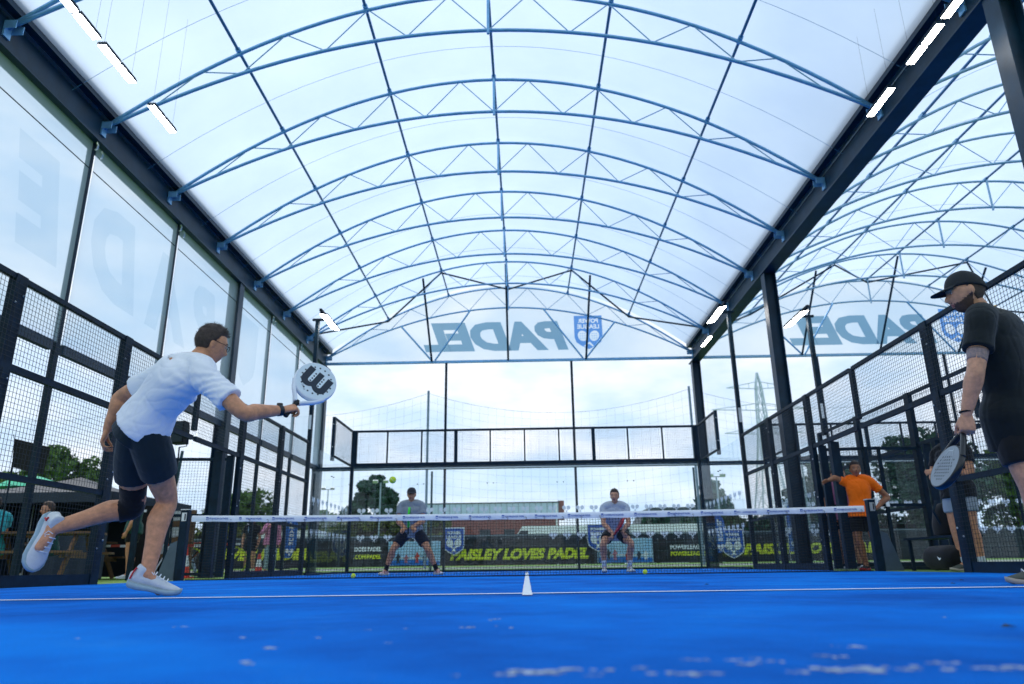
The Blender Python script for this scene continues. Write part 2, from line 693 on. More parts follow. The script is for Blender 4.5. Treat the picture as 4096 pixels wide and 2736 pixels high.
def blot(cx, cy, wx, wy):
    n = 22
    pts = []
    for k in range(n):
        a = 2 * math.pi * k / n
        rr = .45 + .55 * rs.random()
        pts.append((cx + math.cos(a) * wx * rr, cy + math.sin(a) * wy * rr, .0052))
    sd.add([(cx, cy, .0062)] + pts, [(0, 1 + k, 1 + (k + 1) % n) for k in range(n)])


for (x, y, wx, wy) in [(-.02, .16, .10, .025), (.08, .17, .10, .02), (.40, .165, .09, .02), (.52, .145, .10, .02), (.68, .14, .10, .018), (.80, .15, .06, .03), (.92, .15, .05, .03), (.33, .27, .05, .03), (.26, .28, .02, .02), (.46, .28, .03, .03),
                       (.52, .40, .03, .03), (-.46, .52, .03, .05), (-.44, .30, .012, .02), (-.14, .95, .03, .05), (-.12, 1.18, .03, .04), (-.90, 1.05, .02, .05), (1.05, .17, .04, .02), (.22, .13, .05, .015), (.60, .20, .05, .01)]:
    k = max(2, int(wx / .008))
    for i in range(k):
        blot(x + rs.gauss(0, wx * .55), y + rs.gauss(0, wy * .6), rs.uniform(.006, .022), rs.uniform(.006, .020))
for k in range(14):
    blot(rs.uniform(-1.0, 1.2), rs.uniform(.12, 1.2), rs.uniform(.003, .012), rs.uniform(.004, .015))
tag(sd.build('sand', sand_mat), 'scattered pale sand drifts on the blue court', 'sand', kind='stuff')
lf = MB()
blot_mat = mat('dark_leaf', '1d2417', 0.8)
for (x, y, s) in [(1.0, .72, .018), (2.55, 3.7, .02), (1.2, 4.2, .018), (3.0, 4.4, .02)]:
    lf.add([(x - s, y, .009), (x, y - s * .7, .012), (x + s, y, .009), (x, y + s * .7, .014)], [(0, 1, 2, 3)])
tag(lf.build('leaf_litter', blot_mat), 'few dark leaf scraps on the blue court', 'leaf litter', kind='stuff')


# ------------------------------------------------------------------ wire mesh fences
def wire_panel(parent, o, ax, ay, w, h, step=.05, r=.0017, name='wire_mesh', m=None):
    """welded wire mesh, w along ax and h along ay from corner o"""
    o, ax, ay = Vector(o), Vector(ax), Vector(ay)
    mb = MB()
    up = ax.cross(ay)
    n = max(1, round(w / step))
    for i in range(1, n):
        p = o + ax * (w * i / n)
        mb.bar(p, p + ay * h, 2 * r, 2 * r, up, ends=False)
    n = max(1, round(h / step))
    for i in range(1, n):
        p = o + ay * (h * i / n) + up * 2 * r
        mb.bar(p, p + ax * w, 2 * r, 2 * r, up, ends=False)
    x = mb.build(name, m or wire_dark, parent)
    x['kind'] = 'stuff'
    return x


def bolt(parent, p, nrm, r=.014):
    mb = MB()
    nrm = Vector(nrm)
    mb.tube([Vector(p), Vector(p) + nrm * .008, Vector(p) + nrm * .012], [r, r, r * .6], 8)
    return mb.build('bolt', bolt_mat, parent)


def side_fence(X, side, label, gate=True):
    """side = +1 when the outside lies towards +X; mesh fence from Y=4 to 16, 3 m tall"""
    t = thing('side_fence', (X, 10, 0), label, 'fence', 'mesh side fences of the courts')
    xo = X + side * .05
    yn = [3.7, 5.75, 7.8, 9.95, 11.85, 13.95, 15.9]
    pw_ = [.12, .16, .16, .10, .16, .16, .12]
    for i, y in enumerate(yn):
        if i == 3:
            MB().box((xo, y, 2.58), (.06, .10, .78)).build('post', steel_dark, t)
            continue
        w = pw_[i]
        MB().box((xo, y, 1.5), (.08, w, 3.0)).build('post', steel_dark, t)
        for z in (.45, 1.25, 1.9, 2.75):
            for dy in (-w * .3, w * .3):
                bolt(t, (X + side * .0095, y + dy, z + dy), (-side, 0, 0), .012)
    for i in range(6):
        a, b = yn[i] + pw_[i] / 2, yn[i + 1] - pw_[i + 1] / 2
        opening = gate and i in (2, 3)
        for z, hh in ((2.97, .055), (2.07, .07), (1.04, .06), (.06, .12)):
            if opening and z < 2:
                continue
            MB().box((xo - side * .004, (a + b) / 2, z), (.05, b - a, hh)).build('rail', steel_dark, t)
        x0 = X - side * .002
        a, b = yn[i], yn[i + 1]
        bands = [(2.105, .84)] if opening else [(2.105, .84), (1.07, .965), (.12, .89)]
        for z, h in bands:
            wire_panel(t, (x0, a, z), (0, 1, 0), (0, 0, 1), b - a, h)
    if gate:
        # mesh gate leaf standing open, hinged on the post beyond the net
        gy, w = 11.72, .95
        leaf = sub('gate', t)
        fr = MB()
        p0 = Vector((X + side * .12, gy, .06))
        d = Vector((side, -.12, 0)).normalized()
        for a, b in (((0, 0), (0, 1.96)), ((w, 0), (w, 1.96)), ((0.03, 0.025), (w - .03, 0.025)), ((.03, 1.935), (w - .03, 1.935)), ((.03, .98), (w - .03, .98))):
            fr.bar(p0 + d * a[0] + V(0, 0, a[1]), p0 + d * b[0] + V(0, 0, b[1]), .05, .05, (0, 1, 0))
        fr.build('gate_frame', steel_dark, leaf)
        wire_panel(leaf, p0 + d * .03 + V(0, 0, .05), d, (0, 0, 1), w - .06, 1.88)
        h = MB()
        h.bar(p0 + d * (w - .02) + V(0, -.06, .95), p0 + d * (w - .02) + V(0, -.06, 1.10), .03, .06)
        h.build('gate_handle', bolt_mat, leaf)
        # two flat door posts framing the opening
        MB().box((xo + side * .02, 11.5, 1.03), (.12, .07, 2.0)).build('door_post', steel_dark, t)
        MB().box((xo + side * .05, 11.1, 1.03), (.14, .12, 2.0)).build('door_post', steel_dark, t)
    return t


F_L = side_fence(-5, -1, 'dark mesh side fence behind the player in white')
F_R = side_fence(5, 1, 'dark mesh side fence behind the player in black')
F_N = side_fence(6.9, -1, 'mesh fence of the neighbouring court beyond the steel column line')


def glass_pane(parent, c, size):
    return MB().box(c, size).build('glass_pane', glass_mat, parent)


def end_wall(cx, label, decals=True):
    """far wall: five glass panes 3 m tall, mesh band to 4 m, and the two glass returns with raised wings"""
    t = thing('end_wall', (cx, 20, 0), label, 'glass wall', 'glass end walls of the courts')
    for k in range(5):
        glass_pane(t, (cx - 4 + 2 * k, 20.006, 1.47), (1.994, .010, 2.90))
    for s in (-1, 1):
        X = cx + s * 5
        for k in range(2):
            glass_pane(t, (X, 19 - 2 * k - .01, 1.47), (.010, 1.97, 2.90))
        MB().box((X, 20.05, 2.0), (.09, .09, 4.0)).build('post', steel_dark, t)
        MB().box((X + s * .05, 18, 3.42), (.08, .10, 1.16)).build('post', steel_dark, t)
        for z in (2.97, 3.97):
            MB().box((X + s * .03, 19.03, z), (.05, 1.84, .05)).build('rail', steel_dark, t)
        wire_panel(t, (X + s * .02, 18.06, 3.0), (0, 1, 0), (0, 0, 1), 1.9, .94)
        MB().box((X, 18, .03), (.06, 3.9, .05)).build('base_channel', steel_dark, t)
        for z in (3.2, 3.8):
            bolt(t, (X + s * .008, 18.0, z), (-s, 0, 0))
            bolt(t, (X + s * .05, 17.945, z), (0, -1, 0))
        for z in (2.42, .5):
            for y in (16.12, 17.9, 18.1, 19.86):
                MB().tube([(X - s * .012, y, z), (X + s * .03, y, z)], .012, 8).build('clip', steel_dark, t)
    # mesh band above the glass
    for z, h in ((3.97, .06), (2.99, .10)):
        MB().box((cx, 20.05, z), (9.9, .06, h)).build('rail', steel_dark, t)
    for k in range(11):
        x = cx - 5 + k
        if k in (0, 10):
            x += .07 if k == 0 else -.07
        w = .10 if k in (0, 3, 7, 10) else .045
        MB().box((x, 20.05, 3.49), (w, .05, .89)).build('upright', steel_dark, t)
        if k < 10:
            wire_panel(t, (cx - 5 + k + .05, 20.03, 3.04), (1, 0, 0), (0, 0, 1), .9, .9)
    MB().box((cx, 20.02, .03), (9.9, .08, .06)).build('base_channel', steel_dark, t)
    MB().box((cx, 20.06, 2.87), (9.9, .05, .025)).build('glass_clamp_rail', bolt_mat, t)
    for k in range(4):
        for dx in (-.09, .09):
            for z in (2.42, .45):
                MB().tube([(cx - 3 + 2 * k + dx, 19.985, z), (cx - 3 + 2 * k + dx, 20.03, z)], .015, 8).build('clip', steel_dark, t)
    if decals:
        for z, sp in ((1.67, .385), (.94, .385)):
            n = 25
            for k in range(n):
                if z < 1.2 and -2.9 < -4.66 + k * sp * 1.005 < .6:
                    continue
                mb = MB()
                crossed_rackets(mb, frame((cx - 4.66 + k * sp * 1.005, 19.998, z), (1, 0, 0), (0, 0, 1)), .235, .0012)
                mb.build('racket_decal', decal_mat, t)
            for s in (-1, 1):
                for k in range(9):
                    mb = MB()
                    crossed_rackets(mb, frame((cx + s * 4.992, 16.35 + k * .4, z), (0, -s, 0), (0, 0, 1)), .235, .0012)
                    mb.build('racket_decal', decal_mat, t)
    return t


end_wall(0, 'clear glass end wall with mesh band behind the two far players')
end_wall(11.9, 'glass end wall of the neighbouring court', decals=True)


# ------------------------------------------------------------------ the net
def build_net():
    t = thing('padel_net', (0, 10, 0), 'black padel net with white printed tape across the court', 'net')

    def top(x):
        return .885 + .035 * (x / 5) ** 2

    def sway(x, z):
        return .012 * math.sin(x * 1.7 + 1) + .010 * math.sin(x * 4.1 + z * 5)
    mb = MB()
    step = .0415
    n = int(9.86 / step)
    rr = random.Random(5)
    for i in range(n + 1):
        x = -4.93 + i * 9.86 / n
        pts = []
        m = 22
        lean = .03 * math.sin(x * .9)
        for k in range(m + 1):
            f = k / m
            z = .014 + (top(x) - .03 - .014) * f
            zig = .0055 if (k + i) % 2 else -.0055
            pts.append((x + zig * (.6 + .8 * (1 - f)) + (1 - f) * lean * .5 - .02 * (1 - f) ** 2, 10 + sway(x, z) * f, z))
        mb.tube(pts, .0031, 3, caps=False)
    for k in range(1, 22):
        pts = []
        for i in range(0, 121):
            x = -4.93 + 9.86 * i / 120
            f = k / 22
            z = .014 + (top(x) - .03 - .014) * f + .004 * math.sin(i * 1.9 + k)
            pts.append((x, 10 + sway(x, z) * f, z))
        mb.tube(pts, .0031, 3, caps=False)
    mb.tube([(-4.95 + 9.9 * i / 40, 10 + .004 * math.sin(i), .012) for i in range(41)], .008, 5)
    o = mb.build('net_mesh', net_black, t)
    o['kind'] = 'stuff'
    # tape: folded band
    tp = MB()
    n = 160
    rows = []
    for i in range(n + 1):
        x = -4.94 + 9.88 * i / n
        z1 = top(x)
        wob = .0035 * math.sin(x * 9.3) + .003 * math.sin(x * 23 + 1) + .002 * rr.uniform(-1, 1)
        y0 = 10 + sway(x, z1)
        rows.append([(x, y0 - .012 + wob, z1 - .088 + .004 * math.sin(x * 12)), (x, y0 - .016 + wob, z1 - .04), (x, y0 - .010, z1 - .004), (x, y0, z1), (x, y0 + .010, z1 - .004), (x, y0 + .016, z1 - .04), (x, y0 + .012, z1 - .088)])
    m = 7
    tp.add([p for r in rows for p in r], [(i * m + k, (i + 1) * m + k, (i + 1) * m + k + 1, i * m + k + 1) for i in range(n) for k in range(m - 1)])
    tape = tp.build('tape', white_tape, t, smooth=True)
    # printed words and small shields
    wm, sm = MB(), MB()
    word(wm, 'POWERLEAGUE PADEL', (0, 0, 0), (1, 0, 0), (0, 0, 1), .285, .026, .02, .12)
    shield(sm, (0, 0, 0), (1, 0, 0), (0, 0, 1), .036, .0006, 0, 1, border=False, words=False)
    sm.v = [(a, b, c) for a, b, c in sm.v]
    wme = wm.mesh('lettering', print_blue)
    sme = sm.mesh('small_shield', [print_blue, print_white])
    for k in range(20):
        x = -4.72 + k * .485
        for nm, me, dx in (('lettering', wme, .19), ('small_shield', sme, .02)):
            b = bpy.data.objects.new(nm, me)
            b.location = Vector((x + dx, 10 + sway(x + dx, .9) - .0235, top(x) - .046)) - BASE[t.name]
            b.rotation_euler = (0, -.007 * (x / 5) * 2, 0)
            link(b, tape, None, BASE[t.name])
    # small lacing ties under the tape
    for k in range(37):
        x = -4.9 + k * .272
        z = top(x) - .085
        MB().tube([(x - .012, 9.985, z + .022), (x, 9.975, z + .028), (x + .012, 9.985, z + .018), (x + .004, 9.985, z - .01), (x - .006, 9.985, z - .03)], .003, 4).build('lacing_tie', net_black, t)
    # posts with sloping stays
    for s in (-1, 1):
        pb = MB()
        pb.prism([(-.055, 0), (.055, 0), (.055, 1.0), (-.055, 1.0)], frame((s * 5.04, 10.05, 0), (1, 0, 0), (0, 0, 1)), .10)
        pb.build('net_post', steel_dark, t)
        st = MB()
        # tapering foot plate that widens to the outside
        st.prism([(0, .01), (.26 * s, .01), (.10 * s, .52), (.0, .56)] if s > 0 else [(0, .56), (.10 * s, .52), (.26 * s, .01), (0, .01)], frame((s * 5.1, 10.01, 0), (1, 0, 0), (0, 0, 1)), .06)
        st.build('post_stay', mat('post_grey_plate', '4b5a66', .4, .2, .1), t)
        MB().box((s * 5.04, 10.0, 1.006), (.125, .115, .012)).build('post_cap', bolt_mat, t)
        MB().box((s * 5.04, 9.945, .90), (.07, .008, .12)).build('winder_plate', bolt_mat, t)
        MB().box((s * 5.04 + .015, 9.937, .90), (.014, .008, .09)).build('winder_slot', net_black, t)
    return t


build_net()

# ------------------------------------------------------------------ canopies
YG, SP = 21.68, 2.17
TY = [YG - SP * i for i in range(12)]


def arch(dx, z0, rise):
    return z0 + rise * (1 - (dx / 5.97) ** 2)


def beam_profile(mb, X, side, y0, y1):
    """deep rolled beam with gutter: bottom flange, web, top flange and inner lip"""
    L_ = y1 - y0
    yc = (y0 + y1) / 2
    mb.box((X, yc, 6.32), (.30, L_, .025))
    mb.box((X, yc, 6.60), (.022, L_, .53))
    mb.box((X, yc, 6.88), (.34, L_, .025))
    for s in (-1, 1):
        mb.box((X + s * .16, yc, 6.99), (.012, L_, .19))


def canopy(xc, label, first=True):
    t = thing('canopy', (xc, 10, 0), label, 'canopy', 'arched membrane canopies over the courts')
    xl, xr = xc - 5.97, xc + 5.97
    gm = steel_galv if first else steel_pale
    for i, y in enumerate(TY):
        tr = sub('truss', t)
        n = 36
        for nm, rise, r in (('top_chord', 2.37, .029), ('bottom_chord', 1.66, .029)):
            pts = [(xc + dx, y, arch(dx, 6.68, rise)) for dx in [(-5.97 + 11.94 * k / n) for k in range(n + 1)]]
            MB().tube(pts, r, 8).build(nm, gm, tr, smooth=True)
        # zig-zag lacing rods
        m = 8
        nodes = []
        for k in range(2 * m + 1):
            dx = -5.2 + 10.4 * k / (2 * m)
            nodes.append((xc + dx, y, arch(dx, 6.68, 2.37 if k % 2 else 1.66)))
        for a, b in zip(nodes[:-1], nodes[1:]):
            MB().tube([a, b], .0105, 5).build('lacing_rod', steel_thin, tr)
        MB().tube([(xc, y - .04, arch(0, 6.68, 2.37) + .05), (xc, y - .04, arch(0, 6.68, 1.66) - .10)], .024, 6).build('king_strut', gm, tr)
        for s in (-1, 1):
            b = MB()
            X = xc + s * 5.97
            b.box((X - s * .02, y, 6.66), (.03, .12, .22))
            b.box((X - s * .10, y - .065, 6.70), (.16, .010, .12))
            b.box((X - s * .10, y + .065, 6.70), (.16, .010, .12))
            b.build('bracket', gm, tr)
        for dx in (-3.98, -1.99, 0, 1.99, 3.98):
            z = arch(dx, 6.68, 2.37)
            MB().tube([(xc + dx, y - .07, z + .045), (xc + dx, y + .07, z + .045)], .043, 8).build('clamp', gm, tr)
    y0, y1 = TY[-1], TY[0]
    pg = mat('purlin_steel', '3f7399', 0.4, 0.2, 0.12)
    for dx in (-3.98, -1.99, 0, 1.99, 3.98):
        z = arch(dx, 6.68, 2.37) + .045
        MB().tube([(xc + dx, y0, z), (xc + dx, y1, z)], .026, 8).build('purlin', pg, t, smooth=True)
    # membrane, one curved panel per bay with a welded seam overlap
    n = 28
    for i in range(len(TY) - 1):
        ya, yb = TY[i + 1], TY[i]
        mb = MB()
        rows = 5
        vs = []
        for j in range(rows):
            f = j / (rows - 1)
            for k in range(n + 1):
                dx = -6.02 + 12.04 * k / n
                sag = -.05 * math.sin(math.pi * f) * (1 - (dx / 6.1) ** 2)
                vs.append((xc + dx, ya + (yb - ya) * f, arch(dx, 6.78, 2.37) + .05 + sag))
        mb.add(vs, [(j * (n + 1) + k, j * (n + 1) + k + 1, (j + 1) * (n + 1) + k + 1, (j + 1) * (n + 1) + k) for j in range(rows - 1) for k in range(n)])
        mb.build('roof_membrane', roof_film, t, smooth=True)
        ym = ya + (yb - ya) * .62
        mb = MB()
        mb.tube([(xc + dx, ym, arch(dx, 6.78, 2.37) - .012) for dx in [(-5.97 + 11.94 * k / n) for k in range(n + 1)]], .004, 4)
        mb.build('seam', steel_thin, t)
    # gable end
    mb = MB()
    top = [(xc + dx, arch(dx, 6.70, 2.45)) for dx in [(-5.97 + 11.94 * k / 40) for k in range(41)]]
    mb.add([(x, YG + .06, z) for x, z in top] + [(x, YG + .06, 6.50) for x, z in top], [(k, k + 1, 42 + k, 41 + k) for k in range(40)])
    mb.build('gable_membrane', gable_film, t)
    MB().box((xc, YG - .02, 6.50), (11.94, .07, .08)).build('tie_beam', gm, t)
    ft = MB()
    word(ft, 'PADEL', (xc - .42, YG + .035, 7.36), (-1, 0, 0), (0, 0, 1), 4.75, 1.0, .055, .28)
    ft.build('lettering', print_film, t)
    fs = MB()
    loops = [[(x * .92, y * .95) for x, y in SHIELD]] + word_loops('POWER', (0, .39), .66, .15) + word_loops('LEAGUE', (0, .19), .72, .15)
    for q in (-1, 1):
        loops.append(ring_loop((q * .19, -.13), .155, .185, -q * R(24)))
        for i in (-1, 0, 1):
            for j in (-1, 0, 1):
                loops.append(ring_loop((q * .19 + i * .07, -.13 + j * .08), .016, .016, 0, 6))
    loops.append([(-.03, -.33), (.16, -.47), (.13, -.50), (-.0, -.40), (-.13, -.50), (-.16, -.47)])
    cutout(fs, loops, frame((xc + 2.62, YG + .030, 7.45), (-1, 0, 0), (0, 0, 1)))
    fs.build('shield_print', print_film_blue, t)
    # dark struts between the last truss and the gable tie beam, V braces and roof bracing
    y1_ = TY[1]
    for dx in (-2.55, -.02, 2.55):
        MB().tube([(xc + dx, y1_ + .05, arch(dx, 6.68, 2.37) - .05), (xc + dx * .98, YG - .08, 6.52)], .034, 8).build('wind_strut', steel_beam, t)
    for a, b in ((-3.55, -2.5), (-1.25, -2.4), (1.15, 2.4), (3.5, 2.5)):
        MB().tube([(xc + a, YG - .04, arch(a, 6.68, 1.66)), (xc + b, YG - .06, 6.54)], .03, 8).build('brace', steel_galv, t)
    zz = [(-5.6, 0), (-3.98, 0), (-1.99, 1), (0, 0), (1.99, 1), (3.98, 0), (5.6, 0)]
    br = [((-5.7, 1), (-3.98, 0)), ((-3.98, 0), (-1.99, 1)), ((-1.99, 1), (0, 0)), ((0, 0), (1.99, 1)), ((1.99, 1), (3.98, 0)), ((3.98, 0), (5.7, 1))]
    for (a, i), (b, j) in br:
        MB().tube([(xc + a, TY[i], arch(a, 6.62, 2.37)), (xc + b, TY[j], arch(b, 6.62, 2.37))], .028, 8).build('brace', steel_beam, t)
    # beams and columns
    sides = (-1, 1) if first else (1,)
    for s in sides:
        X = xc + s * 5.97
        bm_ = MB()
        beam_profile(bm_, X, s, -2.5, 21.8)
        bm_.build('beam', steel_beam, t)
        for y in ((14.2, 21.5, -1.9) if first and s < 0 else (5.9, 14.2, 21.5, -1.9)):
            c = MB()
            c.box((X - .12, y, 3.15), (.018, .24, 6.31))
            c.box((X + .12, y, 3.15), (.018, .24, 6.31))
            c.box((X, y, 3.15), (.222, .014, 6.31))
            c.box((X, y, .012), (.40, .40, .024))
            c.build('column', steel_beam, t)
    # end rail and mullions
    MB().box((xc, YG, 3.1), (11.7, .08, .12)).build('end_rail', steel_beam, t)
    for dx in (-2.03, 2.02):
        MB().box((xc + dx, YG - .02, 3.2), (.075, .06, 6.5)).build('mullion', steel_dark, t)
    if first:
        X = xl
        ys_ = [5.74, 8.49, 11.24, 14.2, 16.4, 18.8, 21.5]
        for y in (5.74, 8.49, 11.24, 16.4, 18.8, 3.2, .6):
            MB().box((X, y, 3.15), (.07, .085, 6.30)).build('mullion', steel_dark, t)
        for a, b in zip([3.2] + ys_[:-1], ys_):
            MB().add([(X + .045, a + .05, 3.15), (X + .045, b - .05, 3.15), (X + .045, b - .05, 6.3), (X + .045, a + .05, 6.3)], [(0, 1, 2, 3)]).build('side_screen', side_film, t)
            MB().tube([(X + .055, a + .05, 5.86), (X + .055, b - .05, 5.86)], .008, 5).build('screen_hem', steel_dark, t)
            MB().box((X, (a + b) / 2, 3.10), (.08, b - a - .24, .14)).build('screen_rail', steel_beam, t)
        for ch, yc, w in (('P', 12.75, 1.25), ('A', 11.25, 1.5), ('D', 9.45, 1.4), ('E', 7.55, 1.15), ('L', 6.1, 1.1)):
            lt = MB()
            word(lt, ch, (X + .062, yc, 4.85), (0, -1, 0), (0, 0, 1), w, 1.45, .06, .25)
            lt.build('lettering', print_film2, t)
        sh = MB()
        M = frame((X + .062, 14.95, 4.95), (0, -1, 0), (0, 0, 1))
        sh.add([M @ V(x * 1.2, y * 1.3, 0) for x, y in SHIELD], [tuple(range(len(SHIELD)))])
        sh.build('shield_print', print_film2, t)
        for y in (8.49, 11.24, 14.2, 16.4, 18.8):
            for dy, dz in ((-.05, .02), (.09, -.05)):
                MB().tube([(X + .10, y + dy, 6.28 + dz), (X + .11, y + dy + .03, 6.24 + dz), (X + .09, y + dy + .05, 6.19 + dz), (X + .08, y + dy + .02, 6.16 + dz)], .014, 6).build('hook_clip', bolt_mat, t)
    return t


canopy(-.46, 'arched white membrane canopy over the court in play')
canopy(-.46 + 11.94, 'second arched membrane canopy over the neighbouring court', first=False)


# ------------------------------------------------------------------ floodlights
def led_panel(parent, c, L_, w, tilt=0.0, nbar=1):
    """one LED head: housing with fins and a lit face below; c = centre, long axis Y"""
    rot = Matrix.Rotation(tilt, 3, 'Y')
    h = MB()
    h.box(c, (w, L_, .03), rot)
    for k in range(5):
        h.box(Vector(c) + rot @ V((k - 2) * w * .2, 0, .025), (.005, L_ * .94, .02), rot)
    hd = h.build('lamp_head', steel_dark, parent)
    for k in range(nbar):
        off = (k - (nbar - 1) / 2) * w / nbar
        f = MB()
        f.box(Vector(c) + rot @ V(off, 0, -.021), (w / nbar * (.9 if nbar == 1 else .6), L_ * .96, .008), rot)
        f.build('lit_panel', lamp_emit, hd)


def light_mast(X, Y, side, label, zt=6.0):
    t = thing('light_mast', (X, Y, 0), label, 'floodlight', 'floodlight masts at the court corners')
    MB().box((X, Y, zt / 2 + 1.45), (.085, .105, zt - 2.9)).build('mast', steel_dark, t)
    MB().box((X - side * .0, Y - .058, 3.45), (.06, .006, .34)).build('label_plate', bolt_mat, t)
    MB().box((X - side * .10, Y, zt + .02), (.46, .06, .05)).build('cross_arm', steel_dark, t)
    MB().box((X - side * .24, Y, zt + .05), (.06, 1.3, .06)).build('head_bar', steel_dark, t)
    for dy in (-.31, .31):
        led_panel(t, (X - side * .30, Y + dy, zt - .03), .55, .20, -side * .2)
    return t


light_mast(-5.05, 15.9, -1, 'twin floodlight mast on the fence behind the white racket')
light_mast(5.05, 15.9, 1, 'twin floodlight mast in front of the dark middle beam')
light_mast(6.85, 15.6, 1, 'floodlight mast between the courts seen against the second canopy', 5.75)


def reflection_light(X, y0, L_, z, side, label, nbar):  # added lit bars standing in for lamp reflections in the unbuilt near glass
    t = thing('reflection_bar', (X, y0, z), label, 'lamp', 'added bars standing in for lamp reflections')
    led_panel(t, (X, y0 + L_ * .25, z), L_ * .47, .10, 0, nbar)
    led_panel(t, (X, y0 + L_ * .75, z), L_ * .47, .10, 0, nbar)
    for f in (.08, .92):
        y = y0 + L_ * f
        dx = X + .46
        MB().tube([(X, y, z + .05), (X, y, arch(dx, 6.78, 2.37) - .02)], .0014, 4).build('added_cable', steel_dark, t)
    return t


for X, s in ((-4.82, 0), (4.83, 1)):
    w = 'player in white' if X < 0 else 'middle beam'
    reflection_light(X, 5.05, .86, 6.0, s, 'added twin bar for a lamp reflection cut by the top edge above the ' + w, 1)
    reflection_light(X, 5.97, .72, 6.0, s, 'bright added twin bar for a lamp reflection below the topmost one near the ' + w, 1)
    reflection_light(X, 7.13, .64, 6.0, s, 'third added twin bar for a lamp reflection down the row near the ' + w, 3)

reflection_light(5.22, 18.3, 1.0, 6.18, 1, 'small added twin bar for a lamp reflection at the far end of the middle beam', 1)

# ------------------------------------------------------------------ people
def catmull(pts, m=4):
    pts = [Vector(p) for p in pts]
    out = []
    for i in range(len(pts) - 1):
        p0, p1, p2, p3 = pts[max(i - 1, 0)], pts[i], pts[i + 1], pts[min(i + 2, len(pts) - 1)]
        for k in range(m):
            t = k / m
            out.append(.5 * ((2 * p1) + (p2 - p0) * t + (2 * p0 - 5 * p1 + 4 * p2 - p3) * t * t + (3 * p1 - p0 - 3 * p2 + p3) * t ** 3))
    out.append(pts[-1])
    return out


def rlerp(rs_, m=4):
    out = []
    for a, b in zip(rs_[:-1], rs_[1:]):
        for k in range(m):
            t = k / m
            t = t * t * (3 - 2 * t) * .5 + t * .5
            out.append(a + (b - a) * t)
    out.append(rs_[-1])
    return out


def limb(mb, pts, rad, n=14, cap=True):
    """rounded, tapering limb through pts"""
    mb.tube(catmull(pts), rlerp(rad), n)
    if cap:
        mb.sphere(pts[0], rad[0] * .995, 12, 8)
        mb.sphere(pts[-1], rad[-1] * .995, 12, 8)


def ell_loft(mb, secs, n=20, m=4):
    """secs: (centre, lateral axis, rx, ry) from bottom to top"""
    cs = catmull([s[0] for s in secs], m)
    lat = catmull([s[1] for s in secs], m)
    rx, ry = rlerp([s[2] for s in secs], m), rlerp([s[3] for s in secs], m)
    rings = []
    for i, c in enumerate(cs):
        d = (cs[min(i + 1, len(cs) - 1)] - cs[max(i - 1, 0)]).normalized()
        a = lat[i] - d * lat[i].dot(d)
        a.normalize()
        b = d.cross(a)
        ring = []
        for k in range(n):
            t = 2 * math.pi * k / n
            ct, st = math.cos(t), math.sin(t)
            e = .82
            ring.append(c + a * (rx[i] * math.copysign(abs(ct) ** e, ct)) + b * (ry[i] * math.copysign(abs(st) ** e, st)))
        rings.append(ring)
    mb.loft(rings)


def voxel(mb, size, it=2, disp=None):
    """fuse overlapping closed shells into one continuous skin"""
    me = mb.mesh('tmp', [])
    ob = bpy.data.objects.new('tmp', me)
    COL.objects.link(ob)
    md = ob.modifiers.new('r', 'REMESH')
    md.mode = 'VOXEL'
    md.voxel_size = size
    md.use_smooth_shade = True
    res = bpy.data.meshes.new_from_object(ob.evaluated_get(bpy.context.evaluated_depsgraph_get()))
    bpy.data.objects.remove(ob)
    bpy.data.meshes.remove(me)
    bm = bmesh.new()
    bm.from_mesh(res)
    for _ in range(it):
        bmesh.ops.smooth_vert(bm, verts=bm.verts, factor=.5, use_axis_x=True, use_axis_y=True, use_axis_z=True)
    if disp:
        bm.normal_update()
        for v in bm.verts:
            k = disp(v.co, v.normal)
            if k:
                v.co += v.normal * k
    bm.to_mesh(res)
    bm.free()
    res.polygons.foreach_set('use_smooth', [True] * len(res.polygons))
    return res


def add_mesh(name, me, mats, parent):
    base = BASE[parent.name]
    me.name = name
    me.transform(Matrix.Translation(-base))
    me.materials.clear()
    for m in (mats if isinstance(mats, (list, tuple)) else [mats]):
        me.materials.append(m)
    o = bpy.data.objects.new(name, me)
    return link(o, parent, None, base)


def basis(fwd, up):
    f = Vector(fwd).normalized()
    u = Vector(up)
    u = (u - f * u.dot(f)).normalized()
    r = f.cross(u)
    return Matrix(((r.x, f.x, u.x), (r.y, f.y, u.y), (r.z, f.z, u.z)))      # columns: right, forward, up


def gs(d, s):
    return math.exp(-(d / s) ** 2)


def head_point(t, p):
    """skull surface for polar angle t (0 = chin side) and azimuth p (0 = forward); local right/forward/up, metres"""
    st = math.sin(t)
    x, y, z = st * math.sin(p), st * math.cos(p), -math.cos(t)
    X, Y, Z = x * .077, y * .098, z * .122
    if Z < 0:
        k = -Z / .122
        X *= 1 - .36 * k ** 1.4
        Y *= (1 - .10 * k) if Y > 0 else (1 - .45 * k)
        if Y > 0:
            Y += .018 * k * gs(X, .05)
    if Y < 0:
        Y *= 1.03
    if Y > 0:
        Y += .006 * gs(Z - .028, .012) * gs(X, .05)                                        # brow
        Y -= .010 * (gs(X - .032, .016) + gs(X + .032, .016)) * gs(Z - .004, .013)          # eye sockets
        Y += .024 * gs(X, .011) * (gs(Z + .034, .013) + .55 * gs(Z + .014, .018))           # nose
        Y += .007 * gs(X, .022) * (gs(Z + .063, .006) + gs(Z + .076, .006))                 # lips
        Y += .008 * gs(X, .022) * gs(Z + .104, .014)                                        # chin
        Y -= .006 * gs(X, .022) * gs(Z + .0695, .003)
    return Vector((X, Y, Z))


